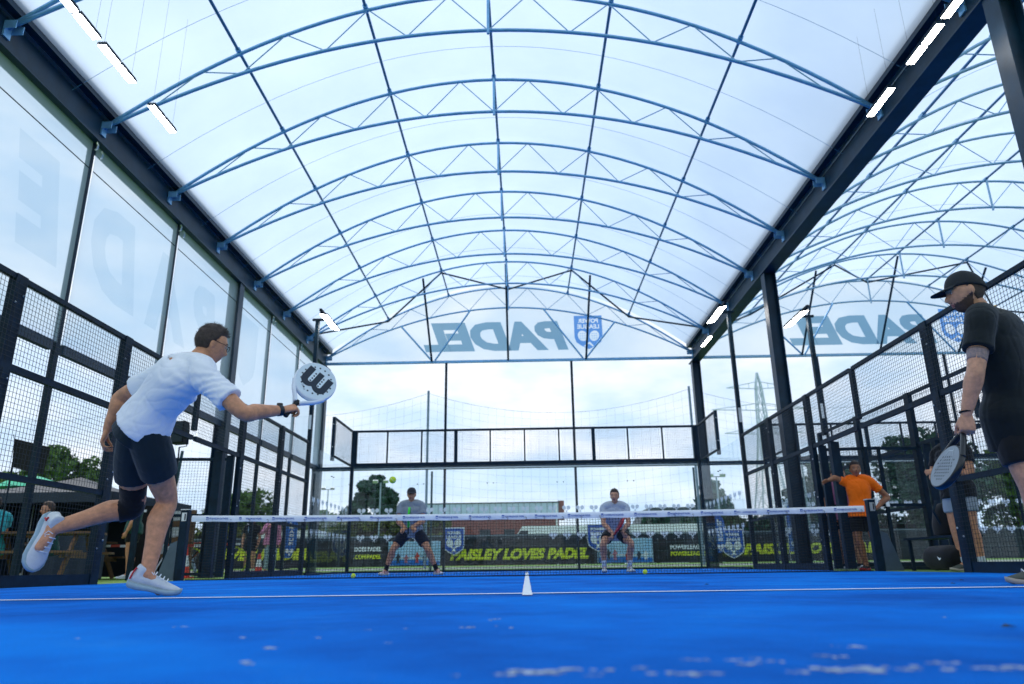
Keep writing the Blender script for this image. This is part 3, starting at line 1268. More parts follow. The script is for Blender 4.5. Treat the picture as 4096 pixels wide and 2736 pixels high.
def head_shell(mb, c, B, s=1.0, n=40, m=32):
    rings = []
    vs = [c + B @ (head_point(.0001, 0) * s)]
    for j in range(1, m):
        for k in range(n):
            vs.append(c + B @ (head_point(math.pi * j / m, -2 * math.pi * k / n) * s))
    vs.append(c + B @ (head_point(math.pi - .0001, 0) * s))
    fs = [(0, 1 + (k + 1) % n, 1 + k) for k in range(n)]
    for j in range(m - 2):
        for k in range(n):
            a, b = 1 + j * n + k, 1 + j * n + (k + 1) % n
            fs.append((a, b, b + n, a + n))
    o = 1 + (m - 2) * n
    fs += [(o + k, o + (k + 1) % n, len(vs) - 1) for k in range(n)]
    mb.add(vs, fs)


def hair_mesh(c, B, s, style, seed=0, puff=.014):
    """closed cap of hair that follows the skull and thins out at the hairline"""
    n, m = 56, 40
    vs, fs = [], []

    def cover(q):
        X, Y, Z = q
        front = .070 if style != 'long' else .055
        if Y > .02:
            d = Z - (front + (.02 - abs(X) * .45 if abs(X) > .045 else 0))
        else:
            lim = -.055 if style == 'short' else (-.075 if style == 'crop' else -.13)
            f = min(1, max(0, (.02 - Y) / .055))
            d = Z - (.045 * (1 - f) + lim * f)
        return d
    for j in range(m + 1):
        for k in range(n):
            q = head_point(max(.0001, min(math.pi - .0001, math.pi * j / m)), -2 * math.pi * k / n)
            d = cover(q)
            th = max(0, min(1, d / .022))
            nr = q.normalized()
            tuft = mnoise.noise(Vector((q.x * 60 + seed, q.y * 38, q.z * 60))) * .5 + mnoise.noise(Vector((q.x * 150, q.y * 90 + seed, q.z * 150))) * .3
            grow = puff * (.45 + .9 * max(0, min(1, (q.z + .01) / .09)))
            off = (-.006 if d < 0 else (th * grow * (1 + .45 * tuft) + .001))
            vs.append(c + B @ ((q + nr * off) * s))
    for j in range(m):
        for k in range(n):
            a, b = j * n + k, j * n + (k + 1) % n
            fs.append((a, b, b + n, a + n))
    return vs, fs


def hand(mb, w, d, palm, size=1.0, curl=(40, 50, 35), spread=4, thumb=(35, 20), left=False, wrap=None):
    """palm block, four fingers of unequal length and a thumb leaving the side of the palm; d = finger direction, palm = palm normal"""
    d, palm = Vector(d).normalized(), Vector(palm)
    palm = (palm - d * palm.dot(d)).normalized()
    side = d.cross(palm)          # towards the thumb for a right hand
    if left:
        side = -side
    s = size
    secs = [(w, side, .024 * s, .017 * s), (w + d * .03 * s, side, .034 * s, .017 * s), (w + d * .065 * s, side, .040 * s, .015 * s), (w + d * .09 * s, side, .039 * s, .012 * s)]
    ell_loft(mb, secs, 16, 3)
    for i, (off, ln) in enumerate(((.029, .92), (.0098, 1.0), (-.0098, .94), (-.028, .76))):
        p = w + d * (.086 - .004 * abs(i - 1)) * s + side * off * s
        ang = 0
        pts = [p - d * .02 * s]
        q = p
        for ph, c_ in zip((.043, .027, .022), curl):
            ang += R(c_ + (3 if i > 1 else 0))
            dv = d * math.cos(ang) + palm * math.sin(ang) + side * math.sin(R(spread * (1.5 - i)))
            pts.append(q)
            q = q + dv.normalized() * ph * ln * s
        pts.append(q)
        limb(mb, pts, [.0085 * s, .0092 * s, .0085 * s, .0078 * s, .0065 * s], 8)
    a, b = R(thumb[0]), R(thumb[1])
    p = w + d * .025 * s + side * .024 * s
    d1 = (d * math.cos(a) + side * math.sin(a) * .8 + palm * .45).normalized()
    d2 = (d1 * math.cos(b) - side * math.sin(b) * .6 + palm * .4).normalized()
    limb(mb, [p, p + d1 * .042 * s, p + d1 * .042 * s + d2 * .032 * s, p + d1 * .042 * s + d2 * .056 * s], [.0135 * s, .0115 * s, .010 * s, .0078 * s], 8)


def skin_mat(name, c):
    m = mat(name, c, 0.5, 0, 0.22, 26, 0.25, 170)
    b = m.node_tree.nodes['Principled BSDF']
    b.inputs['Subsurface Weight'].default_value = 0.06
    b.inputs['Subsurface Radius'].default_value = (.01, .004, .002)
    return m


SKIN_A = skin_mat('skin_tan', 'c78a63')
SKIN_B = skin_mat('skin_pale', 'c68f70')
SKIN_C = skin_mat('skin_brown', '9c6644')
LIP = mat('lip_skin', '8f4f48', 0.5, 0, 0.1)
EYE_W = mat('eye_white', 'a39b92', 0.5, 0, 0.0)
EYE_D = mat('eye_dark', '1a1410', 0.2, 0, 0.0)
HAIR_D = mat('dark_brown_hair', '3a2c24', 0.6, 0, 0.5, 60, 0.6, 160)
HAIR_B = mat('brown_hair', '4a3527', 0.55, 0, 0.4, 60, 0.6, 160)
HAIR_G = mat('grey_hair', '6f6a66', 0.55, 0, 0.4, 60, 0.6, 160)
BEARD = mat('beard_stubble', '4d382f', 0.75, 0, 0.25, 60, 0.5, 220)
SOLE_W = mat('shoe_sole_white', 'c9d2d6', 0.5, 0, 0.1)
LACE = mat('shoe_lace', 'dfe3e6', 0.7, 0, 0.0)


def cloth(name, c, var=.08, sheen=0.15):
    return mat(name, c, 0.8, 0, var, 7, 0.15, 300, spec=0.25, sheen=sheen)


def shoe(parent, ankle, fwd, up, L_, mu, ms, ma, w=.105, lift=0.0, laces=True, name='shoe', red=None, hi=1.0):
    """trainer: upper with ankle collar, thick curved sole and laces; ankle = joint centre"""
    B = basis(fwd, up)
    org = Vector(ankle) - B @ V(0, 0, .085 * L_ / .29)
    k = L_ / .29

    def P(x, y, z):
        return org + B @ V(x * k, y * k, z * k)
    # plan outline half widths along the foot
    ysec = [-.085, -.07, -.03, .03, .09, .13, .165, .19, .203]
    hw = [.018, .032, .037, .036, .045, .049, .043, .028, .010]
    top = [.085, .098, .105, .098, .078, .062, .053, .045, .034]
    bot = [.030, .022, .018, .016, .012, .012, .018, .026, .030]
    sl = [.014, .004, .0, .003, .0, .0, .004, .012, .020]
    up_ = MB()
    rings = []
    for y, h, t, b in zip(ysec, hw, top, bot):
        ring = []
        for q in range(14):
            a = 2 * math.pi * q / 14
            cx, cz = math.cos(a), math.sin(a)
            wz = 1 - .35 * max(0, cz)
            ring.append(P(h * cx * wz, y, (t + b) / 2 + (t - b) / 2 * cz))
        rings.append(ring)
    up_.loft(rings)
    limb(up_, [P(0, -.035, .07), P(0, -.025, .105 * hi), P(0, -.018, .122 * hi)], [.036 * k, .038 * k, .037 * k], 14, cap=False)
    me = voxel(up_, .0075 * k, 2)
    u = add_mesh(name, me, mu, parent)
    so = MB()
    rings = []
    for y, h, b, s0 in zip(ysec, hw, bot, sl):
        ring = []
        h2 = h * 1.10 + .002
        for (cx, cz) in ((-1, 0), (-.93, -1), (0, -1), (.93, -1), (1, 0), (.97, 1), (0, 1.05), (-.97, 1)):
            zz = s0 + ((b + .014) - s0) * (cz + 1) / 2
            ring.append(P(h2 * cx, y, zz))
        rings.append(ring)
    so.loft(rings)
    so.build('sole', ms, u, smooth=True)
    if laces:
        for i in range(4):
            y = .045 + i * .022
            z = .104 - i * .0085
            MB().tube([P(-.026, y, z - .012), P(0, y + .004, z + .002), P(.026, y, z - .012)], .0032 * k, 5).build('lace', LACE, u)
        MB().tube([P(.0, .03, .108), P(.022, .022, .104), P(.032, .038, .092), P(.012, .036, .104)], .0025 * k, 5).build('lace', LACE, u)
    for (pts, mm, nm) in (ma or []):
        for sx in (-1, 1):
            f = MB()
            f.tube([P(sx * (x + .0025), y, z) for x, y, z in pts], .005 * k, 5)
            f.build(nm, mm, u)
    return u


def person(name, loc, J, label, group, fwd, skin, hair=None, hair_style='short', vox=.009, tee=None, shorts=None, head_fwd=None, head_up=(0, 0, 1), head_s=1.0, sleeve=.55, build=1.0,
           hem=.52, hands=None, beard=False, cap=None, shoes=None, wrinkle=.006, torso_w=1.0, trousers=None, long_sleeve=False, socks=None, glasses=False, belly=0.0, fold_at=None, fold_k=1.0, slack=.026, flare=.024, tee_len=.0, shorts_len=.55):
    """J: joints as world points. Builds the body as one fused skin, then clothes, hair and shoes as children"""
    t = thing(name, loc, label, 'person', group)
    J = {k: Vector(v) for k, v in J.items()}
    b = build
    sl, sr, hl, hr = J['shL'], J['shR'], J['hipL'], J['hipR']
    latS, latH = (sr - sl).normalized(), (hr - hl).normalized()
    latM = (latS + latH).normalized()
    nb, pe, wa, ch = J['neck'], J['pelvis'], J['waist'], J['chest']
    hf = Vector(head_fwd or fwd)
    HB = basis(hf, head_up)
    hc = J['head']
    body = MB()
    tw = torso_w * b
    shm = (sl + sr) / 2
    tdir = (nb - pe).normalized()

    def torso(mb, g, top=True, lo=0.0, fl=0.0):
        secs = [(pe - tdir * (.07 - lo), latH, .150 * tw + g + fl * 1.5, .108 * b + g + fl * 1.4), (pe + tdir * .03, latH, .160 * tw + g + fl, .112 * b + g + fl), (wa, latM, .140 * tw + g + belly * .5, .100 * b + g + belly),
                (ch, latS, .168 * tw + g, .118 * b + g + belly * .3), (shm + tdir * .00 - (shm - ch) * .12, latS, .165 * tw + g, .098 * b + g), (shm + (nb - shm) * .55, latS, .10 * tw + g, .070 * b + g)]
        if top:
            secs.append((nb + (hc - nb) * .12, latS, .060 * b + g, .058 * b + g))
        ell_loft(mb, secs, 24)
    torso(body, 0)
    nk = hc - HB @ V(0, .018, .06)
    limb(body, [nb - tdir * .05, nb + (nk - nb) * .4, nk], [.066 * b, .057 * b, .054 * b])
    for s in (sl, sr):
        limb(body, [nb - tdir * .015, nb + (s - nb) * .55 + tdir * .012, s], [.048 * b, .05 * b, .054 * b])
    for sd in ('L', 'R'):
        s, e, w = J['sh' + sd], J['el' + sd], J['wr' + sd]
        limb(body, [s, s + (e - s) * .35, e, e + (w - e) * .28, e + (w - e) * .65, w], [.058 * b, .055 * b, .045 * b, .049 * b, .038 * b, .028 * b])
        h, k, a = J['hip' + sd], J['knee' + sd], J['ank' + sd]
        kf = J.get('toe' + sd)
        back = -(Vector(kf) - a).normalized() if kf is not None else V(0, -.1, 0)
        limb(body, [h + (pe - h) * .3, h + (k - h) * .25, h + (k - h) * .65, k, k + (a - k) * .30 + back * .018, k + (a - k) * .6 + back * .008, a], [.102 * b, .099 * b, .078 * b, .061 * b, .067 * b, .052 * b, .039 * b])
        limb(body, [a, a + (k - a) * -.02 - back * .05, a - back * .10 + (a - k).normalized() * .03], [.036 * b, .034 * b, .028 * b], 10)
        hd = (hands or {}).get(sd)
        if hd is None:
            dd = (w - e).normalized()
            hd = dict(d=dd, palm=(-latS if sd == 'R' else latS), curl=(22, 28, 20))
        hand(body, w, hd['d'], hd['palm'], hd.get('size', 1.0) * b, hd.get('curl', (40, 50, 35)), hd.get('spread', 4), hd.get('thumb', (35, 20)), left=(sd == 'L'))
    head_shell(body, hc, HB, head_s)
    for q in (-1, 1):
        body.sphere(hc + HB @ (V(q * .077, -.012, -.008) * head_s), (.010 * head_s, .019 * head_s, .031 * head_s), 10, 8, HB @ Matrix.Rotation(R(12) * q, 3, 'Z'))
    me = voxel(body, vox, 2 if vox > .007 else 1)
    o = add_mesh('body', me, [skin, LIP, BEARD], t)
    # colour the lips and beard by where they sit on the face
    base = BASE[t.name]
    inv = HB.transposed()
    idx = [0] * len(me.polygons)
    for p in me.polygons:
        q = inv @ (p.center + base - hc) / head_s
        if abs(q.x) < .09 and -.125 < q.z < .02 and q.y > -.03:
            if q.y > .075 and abs(q.x) < .024 - abs(q.z + .0695) and -.080 < q.z < -.060:
                idx[p.index] = 1
            elif beard and q.z > -.128 and q.y > -.015:
                lim = -.062 + .55 * max(0, .055 - q.y) - (.0 if abs(q.x) > .02 else -.012)
                if q.z < lim + .010 * mnoise.noise(q * 420) and not (q.y > .08 and abs(q.x) < .026 and -.084 < q.z < -.055):
                    idx[p.index] = 2
    me.polygons.foreach_set('material_index', idx)
    # eyes and brows
    for q in (-1, 1):
        ey = MB()
        c = hc + HB @ (V(q * .032, .074, .003) * head_s)
        ey.sphere(c, .0108 * head_s, 10, 8)
        ey.sphere(c + HB @ (V(0, .0058, 0) * head_s), .0066 * head_s, 8, 6, mi=1)
        ey.build('eye', [EYE_W, EYE_D], t, smooth=True)
        pts = [hc + HB @ (V(q * x, y, z) * head_s) for x, y, z in ((.014, .0935, .024), (.030, .091, .030), (.048, .079, .025))]
        MB().tube(pts, .0035 * head_s, 5).build('eyebrow', hair or HAIR_D, t, smooth=True)
    if hair:
        vs, fs = hair_mesh(hc, HB, head_s, hair_style, 0, .004 if cap else .014)
        hm = MB().add(vs, fs)
        rh = random.Random(4)
        nn_ = 0 if cap else (1800 if vox < .008 else 500)
        cnt = 0
        while cnt < nn_:
            tt, pp = math.acos(1 - 2 * rh.random()), rh.uniform(0, 6.283)
            q = head_point(max(.01, min(3.13, tt)), -pp)
            zlim = .066 if q.y > .02 else (-.05 if q.y < -.03 else .0)
            if q.z < zlim + .006:
                cnt += .2
                continue
            cnt += 1
            nr = q.normalized()
            top_ = max(0, min(1, q.z / .10))
            gl_ = Vector((rh.uniform(-.4, .4), .35 * top_ + rh.uniform(-.3, .3), -.9 * (1 - top_) + .2))
            d_ = (nr * .75 + gl_ * .6).normalized()
            ln = (.008 + .014 * top_) * rh.uniform(.6, 1.3)
            sd_ = d_.cross(nr)
            sd_ = sd_.normalized() * .0016 if sd_.length > 1e-3 else Vector((.0016, 0, 0))
            b_ = q + nr * (.006 + .008 * top_)
            hm.add([hc + HB @ ((b_ - sd_) * head_s), hc + HB @ ((b_ + sd_) * head_s), hc + HB @ ((b_ + d_ * ln) * head_s)], [(0, 1, 2)])
        hm.build('hair', hair, t, smooth=True)
        if hair_style == 'long':
            lm = MB()
            limb(lm, [hc + HB @ V(0, -.07, .03), hc + HB @ V(0, -.10, -.08), hc + HB @ V(0, -.09, -.20)], [.07, .075, .05])
            add_mesh('hair_length', voxel(lm, .012, 2, lambda c, n: .006 * mnoise.noise(Vector((c.x * 90, c.y * 90, c.z * 12)))), hair, t)
    if cap:
        cm = MB()
        n, m = 36, 14
        rings = []
        for j in range(m):
            th = math.pi / 2 * j / (m - 1)
            rings.append([hc + HB @ (V(.088 * max(0.0, math.cos(th)) ** .75 * math.sin(a), -.004 + (.110 if math.cos(a) < 0 else .106) * max(0.0, math.cos(th)) ** .75 * math.cos(a), .030 + .104 * math.sin(th) - .030 * math.cos(th) * max(0, -math.cos(a))) * head_s) for a in [-2 * math.pi * k / n for k in range(n)]])
        cm.loft(rings)
        cp = cm.build('cap', cap, t, smooth=True)
        bmk = MB()
        vs, fs = [], []
        nn = 12
        for z0 in (0, .006):
            for j in range(4):
                f = j / 3
                for k in range(nn + 1):
                    a = R(-62 + 124 * k / nn)
                    r0 = V(.086 * math.sin(a), .104 * math.cos(a), 0)
                    ext = .080 * f * math.cos(a * 1.15)
                    vs.append(hc + HB @ ((r0 + V(0, ext, .034 + z0 - .30 * ext - .35 * (r0.x ** 2) * 10 * f * .4)) * head_s))
        w_ = nn + 1
        for lay in (0, 1):
            o_ = lay * 4 * w_
            for j in range(3):
                for k in range(nn):
                    a = o_ + j * w_ + k
                    fs.append((a, a + 1, a + w_ + 1, a + w_) if lay else (a, a + w_, a + w_ + 1, a + 1))
        for k in range(nn):
            a = 3 * w_ + k
            fs.append((a, a + 4 * w_, a + 4 * w_ + 1, a + 1))
        bmk.add(vs, fs)
        bmk.build('peak', cap, cp, smooth=True)
    if glasses:
        gl = MB()
        for q in (-1, 1):
            M = frame(hc + HB @ (V(q * .033, .104, .0) * head_s), HB @ V(1, 0, 0), HB @ V(0, 0, 1))
            pts = [M @ V(.023 * math.cos(a), .018 * math.sin(a), 0) for a in [2 * math.pi * k / 16 for k in range(17)]]
            gl.tube(pts, .0018, 5)
            gl.tube([hc + HB @ (V(q * .056, .102, .006) * head_s), hc + HB @ (V(q * .079, .06, .008) * head_s), hc + HB @ (V(q * .082, -.01, .012) * head_s)], .0018, 5)
        gl.tube([hc + HB @ (V(-.011, .106, .004) * head_s), hc + HB @ (V(.011, .106, .004) * head_s)], .0018, 5)
        go = gl.build('glasses', EYE_D, t)
    # clothing
    rnd = sum(map(ord, label)) % 97

    def fold(c, n):
        q = c * 1.0
        a = mnoise.noise(Vector((q.x * 9 + rnd, q.y * 9, q.z * 4)))
        bb = mnoise.noise(Vector((q.x * 16 + 3, q.y * 16 + rnd, q.z * 22)))
        c2 = mnoise.noise(Vector((q.x * 7 - rnd, q.y * 7 + 5, q.z * 13)))
        r1 = -max(0, 1 - abs(a) * 5) ** 2 * wrinkle * 1.1 - max(0, 1 - abs(c2) * 6) ** 2 * wrinkle * .9 + bb * wrinkle * .35 + a * wrinkle * .6
        if fold_at is not None:
            d = c - Vector(fold_at)
            rr = d.length
            ang = math.atan2(d.z, math.hypot(d.x, d.y) * (1 if d.x > 0 else -1))
            r1 += wrinkle * 1.0 * math.sin(ang * 23 + 3 * mnoise.noise(c * 4)) * math.exp(-rr / .34) * min(1, rr / .06)
        return r1 * fold_k + .001
    if tee:
        mb = MB()
        torso(mb, slack, top=False, lo=-.04 - tee_len, fl=flare)
        mb.sphere(nb - tdir * .035, .088 * b, 16, 12)
        for sd in ('L', 'R'):
            s, e, w = J['sh' + sd], J['el' + sd], J['wr' + sd]
            mb.tube(catmull([nb - tdir * .02 + (s - nb) * .12, nb + (s - nb) * .55 + tdir * .012, s, s + (e - s) * .3]), rlerp([.083 * b, .083 * b, .081 * b, .076 * b]), 16)
            if long_sleeve:
                limb(mb, [s, e, e + (w - e) * .9], [.075 * b, .062 * b, .045 * b], 14, cap=False)
            else:
                mb.tube(catmull([s, s + (e - s) * sleeve * .5, s + (e - s) * sleeve]), rlerp([.078 * b, .076 * b, .080 * b]), 16)
            mb.sphere(s, .077 * b)
        to = add_mesh('shirt' if not long_sleeve else 'hoodie', voxel(mb, max(.0075, vox * .95), 3, fold), tee, t)
        cr = MB()
        c0 = nb + (hc - nb) * .10
        ax = latS
        ay = (tdir.cross(ax)).normalized()
        cr.tube([c0 + ax * .072 * b * math.cos(a) + ay * .070 * b * math.sin(a) + tdir * .012 * math.sin(a) for a in [2 * math.pi * k / 24 for k in range(25)]], .009, 6)
        cr.build('collar', tee, to, smooth=True)
    leg = shorts or trousers
    if leg:
        mb = MB()
        ell_loft(mb, [(pe - tdir * .11, latH, .150 * tw + .018, .115 * b + .016), (pe - tdir * .02, latH, .162 * tw + .008, .114 * b + .008), (pe + tdir * .055, latM, .142 * tw + .002, .099 * b + .002)], 24)
        for sd in ('L', 'R'):
            h, k, a = J['hip' + sd], J['knee' + sd], J['ank' + sd]
            if trousers:
                mb.tube(catmull([h + (pe - h) * .4, h + (k - h) * .5, k, k + (a - k) * .55, a + (k - a) * .12]), rlerp([.112 * b, .098 * b, .078 * b, .068 * b, .058 * b]), 16)
            else:
                f = shorts_len
                mb.tube(catmull([h + (pe - h) * .4, h + (k - h) * f * .5, h + (k - h) * f]), rlerp([.112 * b, .112 * b, .104 * b]), 18)
        add_mesh('trousers' if trousers else 'shorts', voxel(mb, max(.0075, vox * .95), 3, lambda c, n: fold(c, n) * .35 + .002), leg, t)
    if shoes:
        for sd in ('L', 'R'):
            sp = shoes.get(sd)
            if sp:
                shoe(t, J['ank' + sd], **sp)
            if socks:
                a, k = J['ank' + sd], J['knee' + sd]
                mb = MB()
                limb(mb, [a, a + (k - a) * socks[1]], [.041 * b, .046 * b], 14, cap=False)
                mb.build('sock', socks[0], t, smooth=True)
    return t


def racket(label, grip, head, normal, face, edge, gripm, holes, deco=None, group=None, L_=.455):
    """padel racket: solid perforated head, open throat with two arms, wrapped grip and butt cap. grip = hand point, head = head centre"""
    t = thing('padel_racket', grip, label, 'racket', group)
    g, h = Vector(grip), Vector(head)
    ay = (h - g).normalized()
    nz_ = Vector(normal)
    nz_ = (nz_ - ay * nz_.dot(ay)).normalized()
    ax = ay.cross(nz_)
    M = frame(h, ax, ay)
    th = .038
    M0 = M @ Matrix.Translation((0, 0, -th / 2))
    n = 44
    out = []
    for k in range(n):
        a = 2 * math.pi * k / n
        r = .131 if math.sin(a) > 0 else .131 + .006 * abs(math.sin(a))
        out.append((r * math.cos(a) * .985, r * math.sin(a) * 1.03))
    hl = []
    for (x, y) in holes:
        hl.append(ring_loop((x, y), .0062, .0062, 0, 8))
    fm = MB()
    for z, flip in ((th / 2, 1), (-th / 2, -1)):
        cutout(fm, [[(x * .965, y * .965) for x, y in out]] + hl, M @ Matrix.Translation((0, 0, z)))
    fm.build('face', face, t)
    # dark core seen through the holes
    cm = MB()
    cm.prism([(x * .93, y * .93) for x, y in out], M @ Matrix.Translation((0, 0, -.006)), .012)
    cm.build('core', print_dark, t)
    em = MB()
    rings = []
    for x, y in out + out[:1]:
        d = Vector((x, y)).normalized()
        ring = []
        for q in range(8):
            a = 2 * math.pi * q / 8
            ring.append(M @ V(x * .972 + d.x * .0085 * math.cos(a), y * .972 + d.y * .0085 * math.cos(a), (th / 2 + .001) * math.sin(a)))
        rings.append(ring)
    em.loft(rings, caps=False)
    em.build('frame_edge', edge, t, smooth=True)
    # throat arms from the head down to the grip
    hd = (h - g).length
    ty = -(hd - .055)
    am = MB()
    for s in (-1, 1):
        pts = [M @ V(s * .112, -.072, 0), M @ V(s * .078, -.128, 0), M @ V(s * .036, ty + .015, 0), M @ V(s * .013, ty - .012, 0)]
        cs = catmull(pts, 5)
        rings = []
        for i, c in enumerate(cs):
            d = (cs[min(i + 1, len(cs) - 1)] - cs[max(i - 1, 0)]).normalized()
            b_ = nz_
            a_ = d.cross(b_).normalized()
            rings.append([c + a_ * .0125 * math.cos(q) + b_ * .0185 * math.sin(q) for q in [2 * math.pi * w / 10 for w in range(10)]])
        am.loft(rings)
    am.build('throat', edge, t, smooth=True)
    gm = MB()
    rings = []
    for y, r in ((ty + .0, .0165), (ty - .02, .016), (ty - .10, .0155), (ty - .125, .017), (ty - .133, .019), (ty - .139, .015)):
        rings.append([M @ V(r * math.cos(a), y, r * .92 * math.sin(a)) for a in [2 * math.pi * k / 12 for k in range(12)]])
    gm.loft(rings)
    gm.build('grip', gripm, t, smooth=True)
    return t, M, th

# ---- player in white, running across the court
WHITE_TEE = cloth('white_tee_cotton', 'e6e9ee', .03)
NAVY_SH = cloth('dark_teal_shorts', '0d2029', .15)
BLACK_CL = cloth('black_cloth', '0c0f12', .2)
SHOE_W = mat('white_knit_shoe', 'c6ccce', .6, 0, .08, 20, .3, 200)
SHOE_SOLE1 = mat('teal_grey_sole', '8fa9b3', .5, 0, .15, 10)
SHOE_RED = mat('shoe_red_trim', 'b3232b', .5, 0, .05)
J1 = dict(pelvis=(-2.290, 3.35, .985), hipR=(-2.222, 3.30, .905), hipL=(-2.358, 3.40, .905), kneeR=(-2.212, 3.60, .552), ankR=(-2.222, 3.49, .125), toeR=(-2.08, 3.56, .0),
          kneeL=(-2.452, 3.66, .520), ankL=(-2.800, 3.45, .392), toeL=(-2.83, 3.41, .16),
          waist=(-2.190, 3.30, 1.110), chest=(-2.070, 3.25, 1.230), neck=(-1.975, 3.245, 1.345), head=(-1.905, 3.285, 1.463),
          shR=(-1.855, 3.135, 1.218), elR=(-1.592, 3.10, .995), wrR=(-1.447, 3.31, 1.050), shL=(-2.185, 3.33, 1.300), elL=(-2.505, 3.45, 1.185), wrL=(-2.575, 3.47, .985))
P1 = person('person', (-2.2, 3.45, 0), J1, 'player in white t-shirt and dark shorts lunging with a white racket', 'padel players', (.65, .75, 0), SKIN_A, HAIR_D, 'short', .0062,
            tee=WHITE_TEE, shorts=NAVY_SH, head_fwd=(.72, .66, -.20), head_up=(.12, 0, 1), sleeve=.66, wrinkle=.0095, fold_k=.34, fold_at=(-1.83, 3.15, 1.10), tee_len=-.065, shorts_len=.57, glasses=True, torso_w=.86, slack=.022, flare=.016, head_s=.94,
            hands={'R': dict(d=(.75, .45, .30), palm=(.25, .62, -.45), curl=(62, 70, 45), thumb=(42, 30)), 'L': dict(d=(-.25, 0, -.95), palm=(.6, .3, 0), curl=(35, 45, 30))},
            shoes={'R': dict(fwd=(.92, .36, -.20), up=(.22, 0, .97), L_=.305, mu=SHOE_W, ms=SHOE_SOLE1, ma=[([(.030, -.074, .05), (.028, -.068, .085), (.022, -.058, .112)], SHOE_RED, 'heel_trim')]),
                   'L': dict(fwd=(-.05, -.25, -.96), up=(.84, -.52, .05), L_=.350, mu=SHOE_W, ms=SHOE_SOLE1, ma=[([(.036, -.045, .055), (.036, -.03, .075), (.036, -.045, .085)], SHOE_RED, 'heel_trim')])})
# knee support on the trailing leg, with pale printed lines
ks = MB()
k_, a_, h_ = V(J1['kneeL']), V(J1['ankL']), V(J1['hipL'])
limb(ks, [k_ + (h_ - k_) * .36, k_ + (h_ - k_) * .12, k_, k_ + (a_ - k_) * .10, k_ + (a_ - k_) * .20], [.082, .074, .069, .070, .068], 16, cap=False)
kso = add_mesh('knee_support', voxel(ks, .008, 2, lambda c, n: .002 * mnoise.noise(c * 40)), cloth('black_neoprene', '0b0d10', .1), P1)
gs_m = mat('support_print_grey', '56707c', .5, 0, .1)
wv = cam_o.location - k_
wv.normalize()
for f0, f1 in ((.02, .30), (-.12, .10)):
    for off in (0, .022):
        q = MB()
        u_ = (h_ - k_).normalized()
        s_ = u_.cross(wv).normalized()
        pts = [k_ + u_ * (f0 * .4 + off) + s_ * (-.045) + wv * .052, k_ + u_ * (f0 * .4 + off + .01) + s_ * (-.012) + wv * .071, k_ + u_ * (f1 * .4 + off) + s_ * .018 + wv * .071]
        q.tube(catmull(pts, 3), .0042, 5)
        q.build('printed_line', gs_m, kso)
# watch on the racket arm
wm_ = MB()
e_, w_ = V(J1['elR']), V(J1['wrR'])
ax_ = (w_ - e_).normalized()
wm_.tube([w_ - ax_ * .030, w_ - ax_ * .026, w_ - ax_ * .004, w_ + ax_ * .001], [.031, .0345, .0345, .031], 16)
wo_ = wm_.build('wristwatch', mat('black_rubber', '0f1a20', .45), P1, smooth=True)
wd = MB()
sidev = ax_.cross(V(0, 0, 1)).normalized()
wd.tube([w_ - ax_ * .015 + V(0, 0, .030), w_ - ax_ * .015 + V(0, 0, .043)], [.019, .017], 14)
wd.build('watch_case', mat('watch_glass', '0a1015', .15), wo_)

g1, h1 = V(-1.398, 3.365, 1.082), V(-1.312, 3.50, 1.268)
face_w = mat('racket_face_white', 'd5e2e6', .3, 0, .06, 4)
ring = [(.098 * math.cos(R(a)), .100 * math.sin(R(a))) for a in range(10, 360, 20)] + [(.030, .04 - .022 * k) for k in range(4)] + [(-.030, .04 - .022 * k) for k in range(4)]
rk1, RM, th_ = racket('white padel racket with a big dark W held out by the lunging player', g1, h1, (.30, -.93, -.12), face_w, mat('racket_frame_white', 'e3e9ee', .25, 0, .04), mat('black_grip_wrap', '14181b', .7, 0, .2, 40, .4, 90), ring, None, 'padel rackets')
arc = lambda cx, cy, r, a0, a1, n=8: [(cx + r * math.cos(R(a0 + (a1 - a0) * k / n)), cy + r * math.sin(R(a0 + (a1 - a0) * k / n))) for k in range(n + 1)]
wl = [(-.080, .058), (-.043, .058)] + arc(-.030, -.022, .013, 180, 360) + [(-.017, .058), (.017, .058)] + arc(.030, -.022, .013, 180, 360) + [(.043, .058), (.080, .058)] + arc(.036, -.026, .044, 0, -140, 9) + arc(-.036, -.026, .044, -40, -180, 9)
lg = MB()
for z, sx in ((th_ / 2 + .0008, 1), (-th_ / 2 - .0008, -1)):
    cutout(lg, [[(x * sx * 1.13, y * 1.13 + .002) for x, y in wl]], RM @ Matrix.Translation((0, 0, z)))
lg.build('logo', print_dark, rk1)
ow = MB()
word(ow, 'OPTIX', RM @ V(-.035, -.098, th_ / 2 + .001), RM.to_3x3() @ V(.80, -.6, 0), RM.to_3x3() @ V(.6, .80, 0), .046, .010, .01)
ow.build('lettering', print_grey, rk1)

# ---- player in black, standing at the edge of the picture
TEE_B = cloth('black_sports_tee', '0a1519', .25, .12)
J2 = dict(pelvis=(3.06, 3.58, .985), hipL=(2.98, 3.52, .945), hipR=(3.14, 3.64, .945), kneeL=(2.985, 3.47, .53), ankL=(3.00, 3.53, .094), toeL=(2.86, 3.58, .03), kneeR=(3.19, 3.72, .53), ankR=(3.24, 3.76, .094), toeR=(3.10, 3.82, .03),
          waist=(3.045, 3.55, 1.15), chest=(3.005, 3.52, 1.42), neck=(2.935, 3.49, 1.630), head=(2.838, 3.47, 1.775),
          shL=(2.815, 3.35, 1.540), elL=(2.700, 3.31, 1.225), wrL=(2.640, 3.39, .975), shR=(3.17, 3.63, 1.555), elR=(3.30, 3.66, 1.24), wrR=(3.26, 3.56, 1.0))
SHOE_G = mat('olive_knit_shoe', '4a5148', .7, 0, .15, 20, .3, 200)
SHOE_GS = mat('tan_sole', 'a89d8e', .6, 0, .1)
